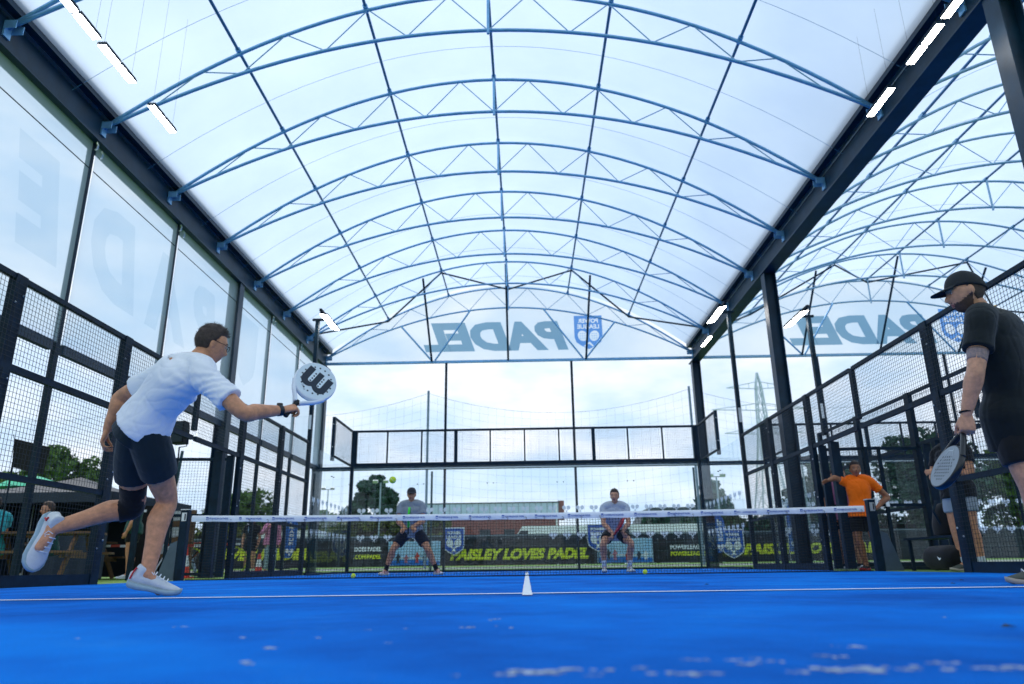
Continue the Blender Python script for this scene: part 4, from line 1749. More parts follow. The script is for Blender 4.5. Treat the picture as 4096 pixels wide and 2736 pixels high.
P2 = person('person', (3.05, 3.58, 0), J2, 'bearded player in black cap and black t-shirt holding his racket down', 'padel players', (-.5, .86, 0), SKIN_B, HAIR_D, 'crop', .0066, tee=TEE_B, shorts=BLACK_CL,
            head_fwd=(-.93, .34, -.08), head_s=1.08, sleeve=.60, build=1.09, wrinkle=.008, fold_k=.28, torso_w=1.18, beard=True, cap=mat('black_cap_cloth', '0a141b', .75, 0, .15, 8, .2, 200), tee_len=.06, shorts_len=.62,
            hands={'L': dict(d=(-.10, .05, -.97), palm=(.30, .85, 0), curl=(58, 62, 40), thumb=(30, 25), size=1.05)},
            shoes={'L': dict(fwd=(-.93, .30, -.02), up=(0, 0, 1), L_=.305, mu=SHOE_G, ms=SHOE_GS, ma=None), 'R': dict(fwd=(-.93, .30, -.02), up=(0, 0, 1), L_=.305, mu=SHOE_G, ms=SHOE_GS, ma=None)})
nk = MB()
c0 = V(J2['neck']) + V(-.008, 0, .022)
nk.tube([c0 + V(.083 * math.cos(a), .079 * math.sin(a), .030 * math.cos(a) + .004 * math.sin(a)) for a in [2 * math.pi * k / 28 for k in range(29)]], .0045, 6)
nk.build('necklace', mat('gold_chain', 'd9a441', .25, .9, .1), P2, smooth=True)
wb = MB()
w2 = V(J2['wrL'])
wb.tube([w2 + V(.034 * math.cos(a), .034 * math.sin(a), .012) for a in [2 * math.pi * k / 16 for k in range(17)]], .006, 6)
wb.build('wristband', BLACK_CL, P2)
tatt = MB()
e2, s2 = V(J2['elL']), V(J2['shL'])
limb(tatt, [s2 + (e2 - s2) * .62, s2 + (e2 - s2) * .84], [.0588, .0535], 18, cap=False)
tatt.build('tattoo_band', mat('tattooed_skin', '6d6468', .55, 0, .6, 70, .1, 90, col2='9c8078'), P2, smooth=True)
g2, h2 = V(2.634, 3.425, .895), V(2.505, 3.455, .665)
grid = [(x * .024 + (.012 if j % 2 else 0), j * .021) for j in range(-3, 5) for x in range(-3, 4) if (x * .024) ** 2 + (j * .021) ** 2 < .0078]
rk2, RM2, th2 = racket('grey perforated padel racket hanging from the hand of the player in black', g2, h2, (-1.0, .02, .10), mat('racket_face_grey', '7d868c', .35, .2, .1), mat('racket_frame_black', '12171b', .3, 0, .1), mat('black_grip_wrap', '14181b', .7), grid, None, 'padel rackets')
ow = MB()
ow.bar(RM2 @ V(-.022, -.104, th2 / 2 + .001), RM2 @ V(.022, -.104, th2 / 2 + .001), .006, .001, RM2.to_3x3() @ V(0, 0, 1))
for s in (-1, 1):
    ow.bar(RM2 @ V(s * .02, -.115, th2 / 2 + .001), RM2 @ V(s * .085, .055, th2 / 2 + .001), .003, .001, RM2.to_3x3() @ V(0, 0, 1))
ow.build('printed_lines', mat('racket_print_light', 'aab2b6', .35, .2, .05), rk2)


# ---- other people are posed in their own frame: x to their right, y forwards, z up
def at(loc, yaw, H=1.0):
    c, s = math.cos(yaw), math.sin(yaw)
    f = Vector((-s, c, 0))       # yaw 0 looks along +Y
    r = Vector((c, s, 0))
    loc = Vector(loc)

    def q(p):
        return loc + (r * p[0] + f * p[1]) * H + Vector((0, 0, p[2] * H))
    return q, r, f


STAND = dict(pelvis=(0, 0, .96), hipL=(-.09, 0, .92), hipR=(.09, 0, .92), kneeL=(-.11, .02, .50), kneeR=(.11, .02, .50), ankL=(-.12, -.02, .09), ankR=(.12, -.02, .09), toeL=(-.14, .14, .03), toeR=(.14, .14, .03),
             waist=(0, .01, 1.10), chest=(0, .01, 1.29), neck=(0, .0, 1.49), head=(0, .03, 1.63), shL=(-.19, 0, 1.42), shR=(.19, 0, 1.42), elL=(-.25, -.02, 1.12), elR=(.25, -.02, 1.12), wrL=(-.24, .08, .88), wrR=(.24, .08, .88))
SIT = dict(STAND, pelvis=(0, 0, .52), hipL=(-.09, .02, .50), hipR=(.09, .02, .50), kneeL=(-.13, .43, .50), kneeR=(.13, .43, .50), ankL=(-.13, .40, .09), ankR=(.13, .36, .09), toeL=(-.13, .56, .03), toeR=(.13, .52, .03),
           waist=(0, .0, .68), chest=(0, .03, .86), neck=(0, .06, 1.05), head=(0, .11, 1.19), shL=(-.19, .05, .98), shR=(.19, .05, .98), elL=(-.23, .18, .74), elR=(.23, .18, .74), wrL=(-.10, .38, .76), wrR=(.10, .38, .76))


def figure(loc, yaw, label, group, pose=STAND, H=1.0, head_yaw=0.0, head_pitch=0.0, shoe_c=None, **kw):
    over = kw.pop('over', {})
    q, r, f = at(loc, yaw, H)
    J = {k: q(v) for k, v in dict(pose, **over).items()}
    _, hr_, hf_ = at(loc, yaw + head_yaw)
    hf_ = hf_ + V(0, 0, math.sin(head_pitch))
    mu, ms = shoe_c or (SHOE_W, SOLE_W)
    sh = {}
    for sd in ('L', 'R'):
        d = J['toe' + sd] - J['ank' + sd]
        d.z = 0
        sh[sd] = dict(fwd=d, up=(0, 0, 1), L_=.29 * H, mu=mu, ms=ms, ma=None, laces=False)
    kw.setdefault('build', H)
    return person('person', loc, J, label, group, f, head_fwd=hf_, shoes=sh, vox=kw.pop('vox', .011), **kw)


GREY_TEE = cloth('grey_marl_tee', '8e959c', .10)
PALE_TEE = cloth('pale_grey_tee', 'b7bcc4', .06)
NAVY = cloth('navy_cloth', '0f1a2b', .15)
RED_SHOE = mat('red_white_shoe', 'c8463e', .6, 0, .0, 30, col2='d9d5d2')
figure((-2.14, 13.0, .004), math.pi + .02, 'far player in grey t-shirt and cap crouching with a green racket', 'padel players', H=1.0, vox=.0095, skin=SKIN_A, hair=HAIR_G, hair_style='crop', tee=GREY_TEE, shorts=NAVY,
       cap=mat('dark_cap_cloth', '20222c', .75), glasses=True, socks=(BLACK_CL, .30), shoe_c=(RED_SHOE, SOLE_W), shorts_len=.72,
       over=dict(pelvis=(0, -.06, .82), hipL=(-.10, -.06, .79), hipR=(.10, -.06, .79), kneeL=(-.32, .10, .46), kneeR=(.32, .10, .46), ankL=(-.48, -.04, .09), ankR=(.46, .0, .09), toeL=(-.56, .08, .03), toeR=(.52, .13, .03),
                 waist=(0, -.02, .96), chest=(0, .06, 1.13), neck=(0, .11, 1.30), head=(0, .15, 1.445), shL=(-.19, .08, 1.235), shR=(.19, .08, 1.235), elL=(-.23, .16, .96), elR=(.23, .16, .96), wrL=(-.035, .36, .83), wrR=(.055, .36, .81)),
       hands={'L': dict(d=(.5, -.3, -.1), palm=(.4, .3, -.8), curl=(55, 60, 40)), 'R': dict(d=(-.5, -.3, -.1), palm=(-.4, .3, -.8), curl=(55, 60, 40))})
racket('green edged padel racket held upright by the far player in grey', (-2.14, 12.60, .80), (-2.12, 12.52, 1.055), (1, .05, .1), mat('racket_face_black', '171c1a', .4), mat('racket_frame_green', '2fd030', .4, 0, .08), mat('black_grip_wrap', '14181b', .7),
       grid, None, 'padel rackets')

figure((1.66, 13.0, .004), math.pi - .03, 'far player in pale t-shirt and black shorts crouching with a red racket', 'padel players', H=1.0, vox=.0095, skin=SKIN_B, hair=HAIR_D, hair_style='short', tee=PALE_TEE, shorts=BLACK_CL, socks=(SOLE_W, .34),
       head_pitch=-.03, head_yaw=-.25, shorts_len=.60,
       over=dict(pelvis=(0, -.16, .74), hipL=(-.10, -.14, .71), hipR=(.10, -.14, .71), kneeL=(-.25, .20, .50), kneeR=(.25, .20, .50), ankL=(-.22, .02, .09), ankR=(.24, .02, .09), toeL=(-.25, .15, .03), toeR=(.25, .15, .03),
                 waist=(0, -.08, .87), chest=(0, .04, 1.04), neck=(0, .13, 1.22), head=(0, .20, 1.355), shL=(-.20, .09, 1.15), shR=(.20, .09, 1.15), elL=(-.23, .20, .87), elR=(.23, .20, .87), wrL=(-.09, .36, .70), wrR=(.07, .38, .66)),
       hands={'L': dict(d=(.4, -.2, -.5), palm=(.5, .3, -.3), curl=(50, 55, 40)), 'R': dict(d=(-.4, -.2, -.5), palm=(-.5, .3, -.3), curl=(50, 55, 40))})
racket('red padel racket held low by the far player in pale grey', (1.58, 12.62, .64), (1.70, 12.50, .84), (.95, -.25, .1), mat('racket_face_red', '8d1f28', .4, 0, .3, 8), mat('racket_frame_red', 'b8202c', .4), mat('black_grip_wrap', '14181b', .7), grid, None, 'padel rackets')

ORANGE = cloth('neon_orange_tee', (1.0, .16, .0), .03)
PINK = cloth('dusty_pink_tee', 'b0708e', .08)
figure((5.35, 11.0, 0), math.pi - .40, 'man in neon orange t-shirt leaning on the gate post by the net', 'people standing round the court', H=.96, skin=SKIN_C, hair=HAIR_D, hair_style='short', tee=ORANGE, shorts=BLACK_CL, head_yaw=.1, vox=.0095, shorts_len=.72,
       shoe_c=(BLACK_CL, SHOE_RED),
       over=dict(elR=(.33, .10, 1.50), wrR=(.44, .16, 1.46), elL=(-.42, -.10, 1.16), wrL=(-.23, .02, .98), kneeL=(-.12, .04, .50), ankL=(-.16, .05, .09), ankR=(.05, -.05, .09)))
figure((5.40, 11.72, 0), math.pi - .2, 'woman in dusty pink t-shirt behind the man in orange', 'people standing round the court', H=.95, skin=SKIN_B, hair=HAIR_B, hair_style='short', tee=PINK, shorts=BLACK_CL)
figure((5.55, 12.5, 0), math.pi + .5, 'person in black clothes at the gate behind the woman in pink', 'people standing round the court', H=.98, skin=SKIN_B, hair=HAIR_D, hair_style='short', tee=BLACK_CL, shorts=BLACK_CL)
figure((5.62, 8.75, 0), math.pi * .62, 'man in black t-shirt and grey shorts with folded arms behind the racket', 'people standing round the court', H=1.06, skin=SKIN_A, hair=HAIR_B, hair_style='short', tee=BLACK_CL, shorts=cloth('light_grey_shorts', '9aa4ad', .1), socks=(SOLE_W, .2),
       over=dict(elL=(-.26, .06, 1.13), elR=(.26, .06, 1.13), wrL=(.06, .22, 1.17), wrR=(-.06, .24, 1.13)), shoe_c=(SHOE_G, SHOE_GS))
# two people on the grass beyond the left corner
DENIM = cloth('pale_denim', '9fb4bd', .12)
HOOD = cloth('pink_hoodie', 'dc8fb2', .06)
figure((-8.05, 22.6, .02), math.pi + .6, 'person in pink hoodie and pale jeans on the grass beyond the net', 'people standing round the court', H=1.0, skin=SKIN_B, hair=HAIR_B, hair_style='short', tee=HOOD, trousers=DENIM, long_sleeve=True, torso_w=1.25,
       over=dict(elR=(.34, .05, 1.20), wrR=(.16, .16, 1.42)))
w = figure((-8.62, 22.4, .02), math.pi + .1, 'woman in black top and shorts with a lanyard beside the pink hoodie', 'people standing round the court', H=.97, skin=SKIN_B, hair=HAIR_D, hair_style='long', tee=BLACK_CL, shorts=BLACK_CL, socks=(SOLE_W, .15))
ly = MB()
for s in (-1, 1):
    ly.tube([(-8.62 + s * .07, 22.27, 1.42), (-8.62 + s * .05, 22.22, 1.30), (-8.62, 22.235, 1.10)], .008, 4)
ly.build('lanyard', mat('lanyard_ribbon', '8fb0d0', .6), w)
# seated spectators outside the left fence
TEAL = cloth('teal_tee', '2fa7b0', .1)
GREEN = cloth('dark_green_tee', '174d42', .1)
figure((-8.35, 10.6, 0), .95, 'man in teal t-shirt with a red strap seated outside the left fence', 'spectators at the picnic tables', pose=SIT, H=1.0, skin=SKIN_A, hair=HAIR_D, hair_style='crop', tee=TEAL, shorts=BLACK_CL, head_yaw=.4)
figure((-8.05, 11.6, 0), 2.3, 'spectator in dark green top at the nearer picnic table', 'spectators at the picnic tables', pose=SIT, H=.98, skin=SKIN_B, hair=HAIR_B, hair_style='short', tee=GREEN, trousers=BLACK_CL)
figure((-9.3, 11.2, 0), -1.0, 'spectator in white top hunched at the picnic table behind', 'spectators at the picnic tables', pose=SIT, H=.97, skin=SKIN_B, hair=HAIR_D, hair_style='short', tee=PALE_TEE, shorts=NAVY)
figure((-7.6, 13.4, 0), 1.9, 'spectator in green top standing beside the gazebo leg', 'spectators at the picnic tables', H=.98, skin=SKIN_A, hair=HAIR_D, hair_style='short', tee=GREEN, shorts=BLACK_CL)
figure((-9.6, 8.9, 0), 1.3, 'seated spectator in black holding a drink near the black flag', 'spectators at the picnic tables', pose=SIT, H=.98, skin=SKIN_A, hair=HAIR_D, hair_style='crop', tee=BLACK_CL, shorts=NAVY)

# ---- balls
BALLM = mat('ball_felt', 'd3ea1c', .9, 0, .08, 40, .6, 300, sheen=.4)
SEAM = mat('ball_seam', 'e6eccf', .8)


def ball(c, label):
    t = thing('padel_ball', c, label, 'ball', 'yellow padel balls')
    b = MB()
    b.sphere(c, .033, 20, 14)
    b.build('felt', BALLM, t, smooth=True)
    s = MB()
    pts = []
    for k in range(41):
        a = 2 * math.pi * k / 40
        p = V(math.cos(a), math.sin(a), .55 * math.sin(2 * a)).normalized() * .0325
        pts.append(V(c) + p)
    s.tube(pts, .0016, 4, caps=False)
    s.build('seam', SEAM, t)


BALLS = True

# ------------------------------------------------------------------ balls in play
ball((-1.246, 5.95, .932), 'yellow ball in flight above the net')
ball((-2.44, 9.72, .042), 'yellow ball lying at the foot of the net near the dark-socked player')
ball((1.65, 9.72, .042), 'yellow ball lying at the foot of the net near the crouching player in pale grey')

GZ = .178


# ------------------------------------------------------------------ trees and hedges
def leaf_cloud(cs, rad, n, size, seed, flat=.8):
    rg = np.random.default_rng(seed)
    cs = np.array(cs, float)
    rad = np.array(rad, float)
    w = rad ** 2
    k = rg.choice(len(cs), n, p=w / w.sum())
    d = rg.normal(size=(n, 3))
    d /= np.linalg.norm(d, axis=1)[:, None]
    r = rad[k] * (.55 + .5 * rg.random(n)) ** .7
    p = cs[k] + d * r[:, None] * np.array([1, 1, flat])
    a = rg.normal(size=(n, 3))
    a /= np.linalg.norm(a, axis=1)[:, None]
    b = np.cross(a, rg.normal(size=(n, 3)))
    b /= np.linalg.norm(b, axis=1)[:, None]
    s = size * (.5 + rg.random(n))[:, None]
    v = np.stack([p - a * s, p + b * s * .55, p + a * s, p - b * s * .55], 1).reshape(-1, 3)
    f = np.arange(4 * n).reshape(-1, 4)
    return v.tolist(), [tuple(x) for x in f.tolist()]


BARK = mat('bark', '4a4036', .9, 0, .25, 6, .6, 30)


def leafmat(name, a, b):
    m = mat(name, a, .7, 0, 0, 1.3, col2=b, spec=.2)
    return m


LEAF_D = leafmat('leaf_dark_evergreen', '2c4a3c', '3c6048')
LEAF_M = leafmat('leaf_mid_green', '3f5a2c', '5a7a38')
LEAF_O = leafmat('leaf_olive_hedge', '55602e', '727a3e')


def tree(x, y, h, w, label, leaf, seed, conic=False, n=5200, size=.16, trunk=.25):
    z0 = ground_z(x, y)
    t = thing('tree', (x, y, z0), label, 'tree', 'trees beyond the courts')
    rg = random.Random(seed)
    tk = MB()
    th = h * (.9 if conic else .55)
    pts = [(x + rg.uniform(-.05, .05) * i, y, z0 + th * i / 5) for i in range(6)]
    tk.tube(pts, [h * .035 * (1 - .8 * i / 5) + .02 for i in range(6)], 8)
    for i in range(9):
        f = rg.uniform(.3, .9)
        a = rg.uniform(0, 6.28)
        p = Vector((x, y, z0 + th * f))
        q = p + Vector((math.cos(a) * w * .33, math.sin(a) * w * .33, h * .14))
        tk.tube([p, (p + q) / 2 + V(0, 0, -.05), q], [h * .014, h * .009, .01], 6)
    tk.build('trunk', BARK, t, smooth=True)
    cs, rd = [], []
    for i in range(34):
        f = rg.random()
        z = h * (trunk + (1 - trunk) * f * .95)
        if conic:
            rr = w * .5 * (1 - f) ** .75 * (1 if f > .08 else .8) + .12
        else:
            rr = w * .5 * math.sqrt(max(.02, 1 - (2 * f - .85) ** 2 / 1.35))
        a = rg.uniform(0, 6.28)
        k = math.sqrt(rg.random())
        cs.append((x + math.cos(a) * rr * k * .85, y + math.sin(a) * rr * k * .85, z0 + z))
        rd.append(max(.18, min(rr * .5, w * .19) * rg.uniform(.6, 1.2)))
    vs, fs = leaf_cloud(cs, rd, n, size, seed)
    MB().add(vs, fs).build('crown', leaf, t)
    return t


tree(-9.1, 44, 5.5, 3.7, 'tall dark conifer behind the far player in grey', LEAF_D, 11, n=17000, size=.15, trunk=.05)
tree(-10.6, 45, 4.1, 2.6, 'small dark conifer joined to the tall conifer', LEAF_D, 12, n=9000, trunk=.05)
tree(-26.6, 40, 6.7, 6.2, 'broad green tree beyond the gazebo at far left', LEAF_M, 13, n=8000, size=.19)
tree(-30.5, 42, 5.6, 5.0, 'green tree behind the black flag', LEAF_M, 14, n=5000, size=.19)
tree(-18.0, 46, 4.7, 5.2, 'rounded green tree above the pink hoodie', LEAF_M, 15, n=6000)
tree(-14.5, 52, 3.9, 3.6, 'low bushy tree left of the far glass wall', LEAF_M, 16, n=3000)
tree(7.8, 44, 3.0, 2.0, 'thin dark tree right of the crouching player in pale grey', LEAF_D, 17, n=3000)
tree(11.2, 43, 4.8, 2.6, 'slim tree above the right hoarding', LEAF_D, 18, n=3500)
tree(16.8, 40, 5.6, 4.6, 'leafy tree behind the man in orange', LEAF_D, 19, n=6500)
tree(21.2, 38, 6.8, 5.4, 'large leafy tree behind the neighbouring court', LEAF_D, 20, n=8000)
tree(26.0, 37, 6.2, 5.2, 'large tree at the right behind the player in black', LEAF_M, 21, n=7000)
tree(31.5, 36, 6.0, 5.0, 'tree at the far right beyond the fences', LEAF_M, 22, n=5000)


def hedge(x0, x1, y, h, label, seed, leaf=None, n=9000):
    t = thing('hedge', ((x0 + x1) / 2, y, GZ), label, 'hedge', 'hedges behind the hoarding')
    rg = random.Random(seed)
    cs, rd = [], []
    k = int((x1 - x0) / .5)
    for i in range(k):
        for zf in (.2, .5, .8):
            cs.append((x0 + (x1 - x0) * (i + rg.random()) / k, y + rg.uniform(-.3, .3), GZ + h * zf + rg.uniform(-.15, .12)))
            rd.append(rg.uniform(.35, .6))
    vs, fs = leaf_cloud(cs, rd, n, .13, seed)
    MB().add(vs, fs).build('foliage', leaf or LEAF_O, t)
    tk = MB()
    tk.box(((x0 + x1) / 2, y, GZ + h * .4), (x1 - x0 - .3, .3, h * .8))
    tk.build('branch_core', BARK, t)


hedge(-10.4, -4.6, 41, 2.9, 'olive green hedge behind the far player in grey', 31)
hedge(-24, -11, 43, 2.4, 'long olive hedge left of the far glass wall', 32)
hedge(9, 24, 42, 2.6, 'grey green hedge right of the far glass wall', 33, LEAF_D)
hedge(24, 46, 36, 3.0, 'dark hedge behind the neighbouring court', 34, LEAF_M, 14000)
hedge(-46, -24, 38, 2.6, 'hedge behind the gazebo at far left', 35, LEAF_M, 12000)

# far wood on the horizon, one mass
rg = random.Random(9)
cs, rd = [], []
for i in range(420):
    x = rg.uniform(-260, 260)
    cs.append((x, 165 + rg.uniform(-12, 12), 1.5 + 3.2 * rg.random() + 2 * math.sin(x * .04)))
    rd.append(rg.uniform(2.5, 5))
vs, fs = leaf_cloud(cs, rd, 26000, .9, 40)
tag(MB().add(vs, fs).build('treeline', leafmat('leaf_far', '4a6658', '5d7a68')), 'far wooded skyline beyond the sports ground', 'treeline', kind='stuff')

# ------------------------------------------------------------------ pitch hoarding and banners
HY = 28.5
ht = thing('hoarding', (0, HY, GZ), 'low dark hoarding of boards along the turf behind the court', 'hoarding')
board_m = mat('dark_board', '1b2a33', .6, 0, .25, 2.0, .1, 20)
for k in range(-13, 14):
    MB().box((k * 2.4 + 1.2, HY + rg.uniform(-.01, .01), GZ + .56), (2.37, .04, 1.08)).build('board', board_m, ht)
    MB().box((k * 2.4, HY + .06, GZ + .55), (.07, .07, 1.14)).build('board_post', steel_dark, ht)
MB().box((0, HY + .03, GZ + 1.13), (64, .06, .05)).build('top_rail', mat('rail_grey', '6d7d88', .5, .3), ht)


def banner(x0, x1, z0, z1, y, label, m, wave=.02, seed=0, name='banner', group='printed banners on the hoarding'):
    t = thing(name, ((x0 + x1) / 2, y, z0), label, 'banner', group)
    nx, nz_ = max(8, int((x1 - x0) * 9)), 12
    vs = []
    for lay in (0, -.008):
        for j in range(nz_ + 1):
            for i in range(nx + 1):
                x, z = x0 + (x1 - x0) * i / nx, z0 + (z1 - z0) * j / nz_
                edge = .008 * math.sin(i * 1.3) * (j == nz_) + .012 * math.sin(i * .9 + 2) * (j == 0)
                cr = (x * .55 - z * 1.35 + seed)
                w = wave * (1 - abs(mnoise.noise(Vector((cr * 1.5, z * .4, seed)))) * 2.5) + wave * .4 * mnoise.noise(Vector((x * 2.2, z * 3, seed + 4)))
                vs.append((x, y + w + lay, z + edge))
    w_ = nx + 1
    o_ = w_ * (nz_ + 1)
    fs = [(j * w_ + i, j * w_ + i + 1, (j + 1) * w_ + i + 1, (j + 1) * w_ + i) for j in range(nz_) for i in range(nx)]
    MB().add(vs[o_:], [f for f in fs]).build('sheet', m, t, smooth=True)
    for i in range(0, 9):
        x = x0 + (x1 - x0) * (i + .5) / 9
        MB().tube([(x, y - .012, z1 - .03), (x, y + .03, z1 + .03)], .008, 5).build('eyelet_tie', bolt_mat, t)
    return t


def letters(t, s, x0, x1, z0, z1, y, m, shear=0.0, bold=.05):
    mb = MB()
    word(mb, s, ((x0 + x1) / 2, y, (z0 + z1) / 2), (1, 0, 0), (0, 0, 1), x1 - x0, z1 - z0, bold, shear)
    return mb.build('lettering', m, t)


YB = HY - .10
b1 = banner(-3.3, 2.68, .19, 1.17, YB, 'black banner reading PAISLEY LOVES PADEL in yellow italics', banner_black, .03, 3)
letters(b1, 'PAISLEY LOVES PADEL', -2.98, 2.42, .38, .80, YB - .055, print_yellow, .28, .06)
b2 = banner(-13.2, -5.45, .19, 1.15, YB, 'creased black banner reading DOES PADEL left of the far player', banner_black, .035, 7)
letters(b2, 'DOES PADEL', -6.72, -5.66, .76, .93, YB - .06, print_white, 0, .05)
letters(b2, '.COM/PADEL', -6.74, -5.66, .48, .65, YB - .06, print_yellow, .1, .05)
letters(b2, 'LOVES PADEL', -12.6, -8.4, .48, .92, YB - .06, print_yellow, .28, .06)
b3 = banner(4.95, 8.0, .21, 1.06, YB, 'black banner with the word POWERLEAGUE twice right of the crouching player', banner_black, .015, 12)
letters(b3, 'POWERLEAGUE', 5.58, 6.95, .68, .85, YB - .035, print_white, 0, .05)
letters(b3, 'POWERLEAGUE', 5.58, 6.95, .44, .60, YB - .035, print_yellow, .05, .05)
b4 = banner(8.05, 14.5, .23, 1.1, YB, 'second black PAISLEY LOVES PADEL banner behind the right corner', banner_black, .02, 15)
letters(b4, 'PAISLEY LOVES PADEL', 8.4, 14.2, .45, .86, YB - .045, print_yellow, .28, .06)

sky_b = mat('banner_sky_blue', '7fb6dd', .5, 0, 0, 1.4, .1, 10, col2='b9d7ea')
sky_b2 = mat('banner_court_blue', '1d6fc4', .5, 0, .2, 2)
fig_d = mat('banner_figure_dark', '1f2c38', .5)
fig_p = mat('banner_figure_pink', 'b06a78', .5, 0, .2, 6)
fig_r = mat('banner_figure_red', 'c8432f', .5, 0, .2, 6)
for (x0, x1, lab, sd_) in ((-5.4, -3.36, 'pale blue photo banner between the black banners', 21), (2.74, 4.9, 'photo banner with tiny players beside the crouching player', 25)):
    t = banner(x0, x1, .21, 1.12, YB, lab, sky_b, .012, sd_)
    r2 = random.Random(sd_)
    lo = MB()
    lo.add([(x0 + .03, YB - .03, .23), (x1 - .03, YB - .03, .23), (x1 - .03, YB - .03, .36 + .05 * r2.random()), (x0 + (x1 - x0) * .4, YB - .03, .42), (x0 + .03, YB - .03, .40)], [(0, 1, 2, 3, 4)])
    lo.build('printed_court', sky_b2, t)
    for i in range(5):
        cx = x0 + .35 + (x1 - x0 - .6) * i / 4 + r2.uniform(-.1, .1)
        f = MB()
        hh = r2.uniform(.28, .42)
        M = frame((cx, YB - .034 - i * .001, .30 + hh * .5), (1, 0, 0), (0, 0, 1))
        cutout(f, [[(-.05, -hh * .5), (-.02, -hh * .5), (0, -.1), (.03, -hh * .5), (.06, -hh * .5), (.05, 0), (.11, hh * .2), (.05, hh * .32), (.03, hh * .5), (-.02, hh * .5), (-.04, hh * .3), (-.10, hh * .05), (-.05, 0)]], M)
        f.build('printed_figure', (fig_d, fig_p, fig_r, fig_d, print_white)[i], t)
    wl_ = MB()
    wl_.add([(x0 + .1, YB - .031, .50), (x1 - .2, YB - .031, .46), (x1 - .2, YB - .031, .50), (x0 + .1, YB - .031, .54)], [(0, 1, 2, 3)])
    wl_.build('printed_line', print_white, t)


def shield_board(c, w, label, ax=(1, 0, 0), words=True):
    t = thing('shield_sign', c, label, 'sign', 'blue shield signs')
    nrm = Vector(ax).cross(V(0, 0, 1))
    c = Vector(c)
    M = frame(c, ax, (0, 0, 1))
    MB().prism([(x * w * 1.09, y * w * 1.07 * 1.05) for x, y in SHIELD], M, .02).build('border', print_white, t)
    MB().prism([(x * w, y * w * 1.05) for x, y in SHIELD], M @ Matrix.Translation((0, 0, .024)), .004).build('panel', mat('sign_blue', '1450b4', .5, 0, .06), t)
    c2 = c + (M.to_3x3() @ V(0, 0, .032))
    lw = MB()
    word(lw, 'POWER', c2 + V(0, 0, w * .41), ax, (0, 0, 1), w * .70, w * .15, .04)
    lw.build('lettering', print_white, t)
    lw = MB()
    word(lw, 'LEAGUE', c2 + V(0, 0, w * .20), ax, (0, 0, 1), w * .76, w * .15, .04)
    lw.build('lettering', print_white, t)
    rk_ = MB()
    crossed_rackets(rk_, frame(c2 - V(0, 0, w * .19), ax, (0, 0, 1)), w * .8, .002, 0, 1)
    rk_.build('crossed_rackets', [print_white, print_blue], t)
    pm_ = MB()
    pm_.tube([c - nrm * .0 + V(0, .03, -w * .3), V(c.x, c.y + .03, GZ if c.y > 20 else 0)], .018, 6)
    pm_.build('stake', steel_dark, t)
    return t


shield_board((-2.82, YB - .16, 1.10), .76, 'blue shield sign at the start of the PAISLEY banner')
shield_board((2.78, YB - .16, 1.16), .76, 'blue shield sign beside the crouching player in pale grey')
shield_board((7.98, YB - .14, .86), .80, 'blue and white shield sign right of the corner post')
shield_board((7.35, 6.6, .62), .50, 'blue shield sign outside the fence behind the leg of the player in black', (.9, .43, 0))

BLUE_FLAG = mat('flag_blue', '1c62b8', .6, 0, .15, 3)


def feather_flag(x, y, h, label, w=.5, z0=None, yaw=0.0):
    z0 = ground_z(x, y) if z0 is None else z0
    t = thing('feather_flag', (x, y, z0), label, 'flag', 'blue feather flags')
    MB().tube([(x, y, z0), (x, y, z0 + h * .75), (x + .04, y, z0 + h * .93), (x + .14, y, z0 + h)], [.014, .012, .009, .006], 6).build('pole', bolt_mat, t)
    n = 10
    c, s = math.cos(yaw), math.sin(yaw)
    vs, fs = [], []
    for j in range(n + 1):
        f = j / n
        wd = w * (1 - max(0, f - .72) ** 2 * 9) * (.55 + .45 * min(1, f * 3.5))
        z = z0 + h * (.20 + .79 * f)
        off = .14 * max(0, f - .7) ** 1.5 * 4
        for k, q in enumerate((0, .5, 1)):
            vs.append((x + .012 + off + wd * q * c, y + wd * q * s + .03 * math.sin(f * 6 + q * 2), z))
    for j in range(n):
        for k in range(2):
            a = j * 3 + k
            fs.append((a, a + 1, a + 4, a + 3))
    MB().add(vs, fs).build('sail', BLUE_FLAG, t, smooth=True)
    MB().box((x, y, z0 + .015), (.4, .4, .03)).build('base_plate', steel_dark, t)
    lw = MB()
    for i, ch in enumerate('LEAGUE'):
        word(lw, ch, (x + .03 + w * .5 * c, y - .05 + w * .5 * s, z0 + h * (.84 - .075 * i)), (c, s, 0), (0, 0, 1), w * .4, h * .055, .04)
    lw.build('lettering', print_white, t)
    crs = MB()
    crossed_rackets(crs, frame((x + .03 + w * .42 * c, y - .05 + w * .42 * s, z0 + h * .31), (c, s, 0), (0, 0, 1)), w * .7, .002)
    crs.build('crossed_rackets', print_white, t)


feather_flag(-8.85, 26.4, 1.9, 'blue feather flag left of the far glass corner', .42)
feather_flag(6.7, 26, 1.75, 'blue feather flag right of the far glass corner', .42)
feather_flag(9.0, 25.0, 2.0, 'blue and white feather flag behind the court columns', .45)
feather_flag(8.55, 11.6, 2.75, 'tall blue feather flag beside the black information board', .40, 0.0)

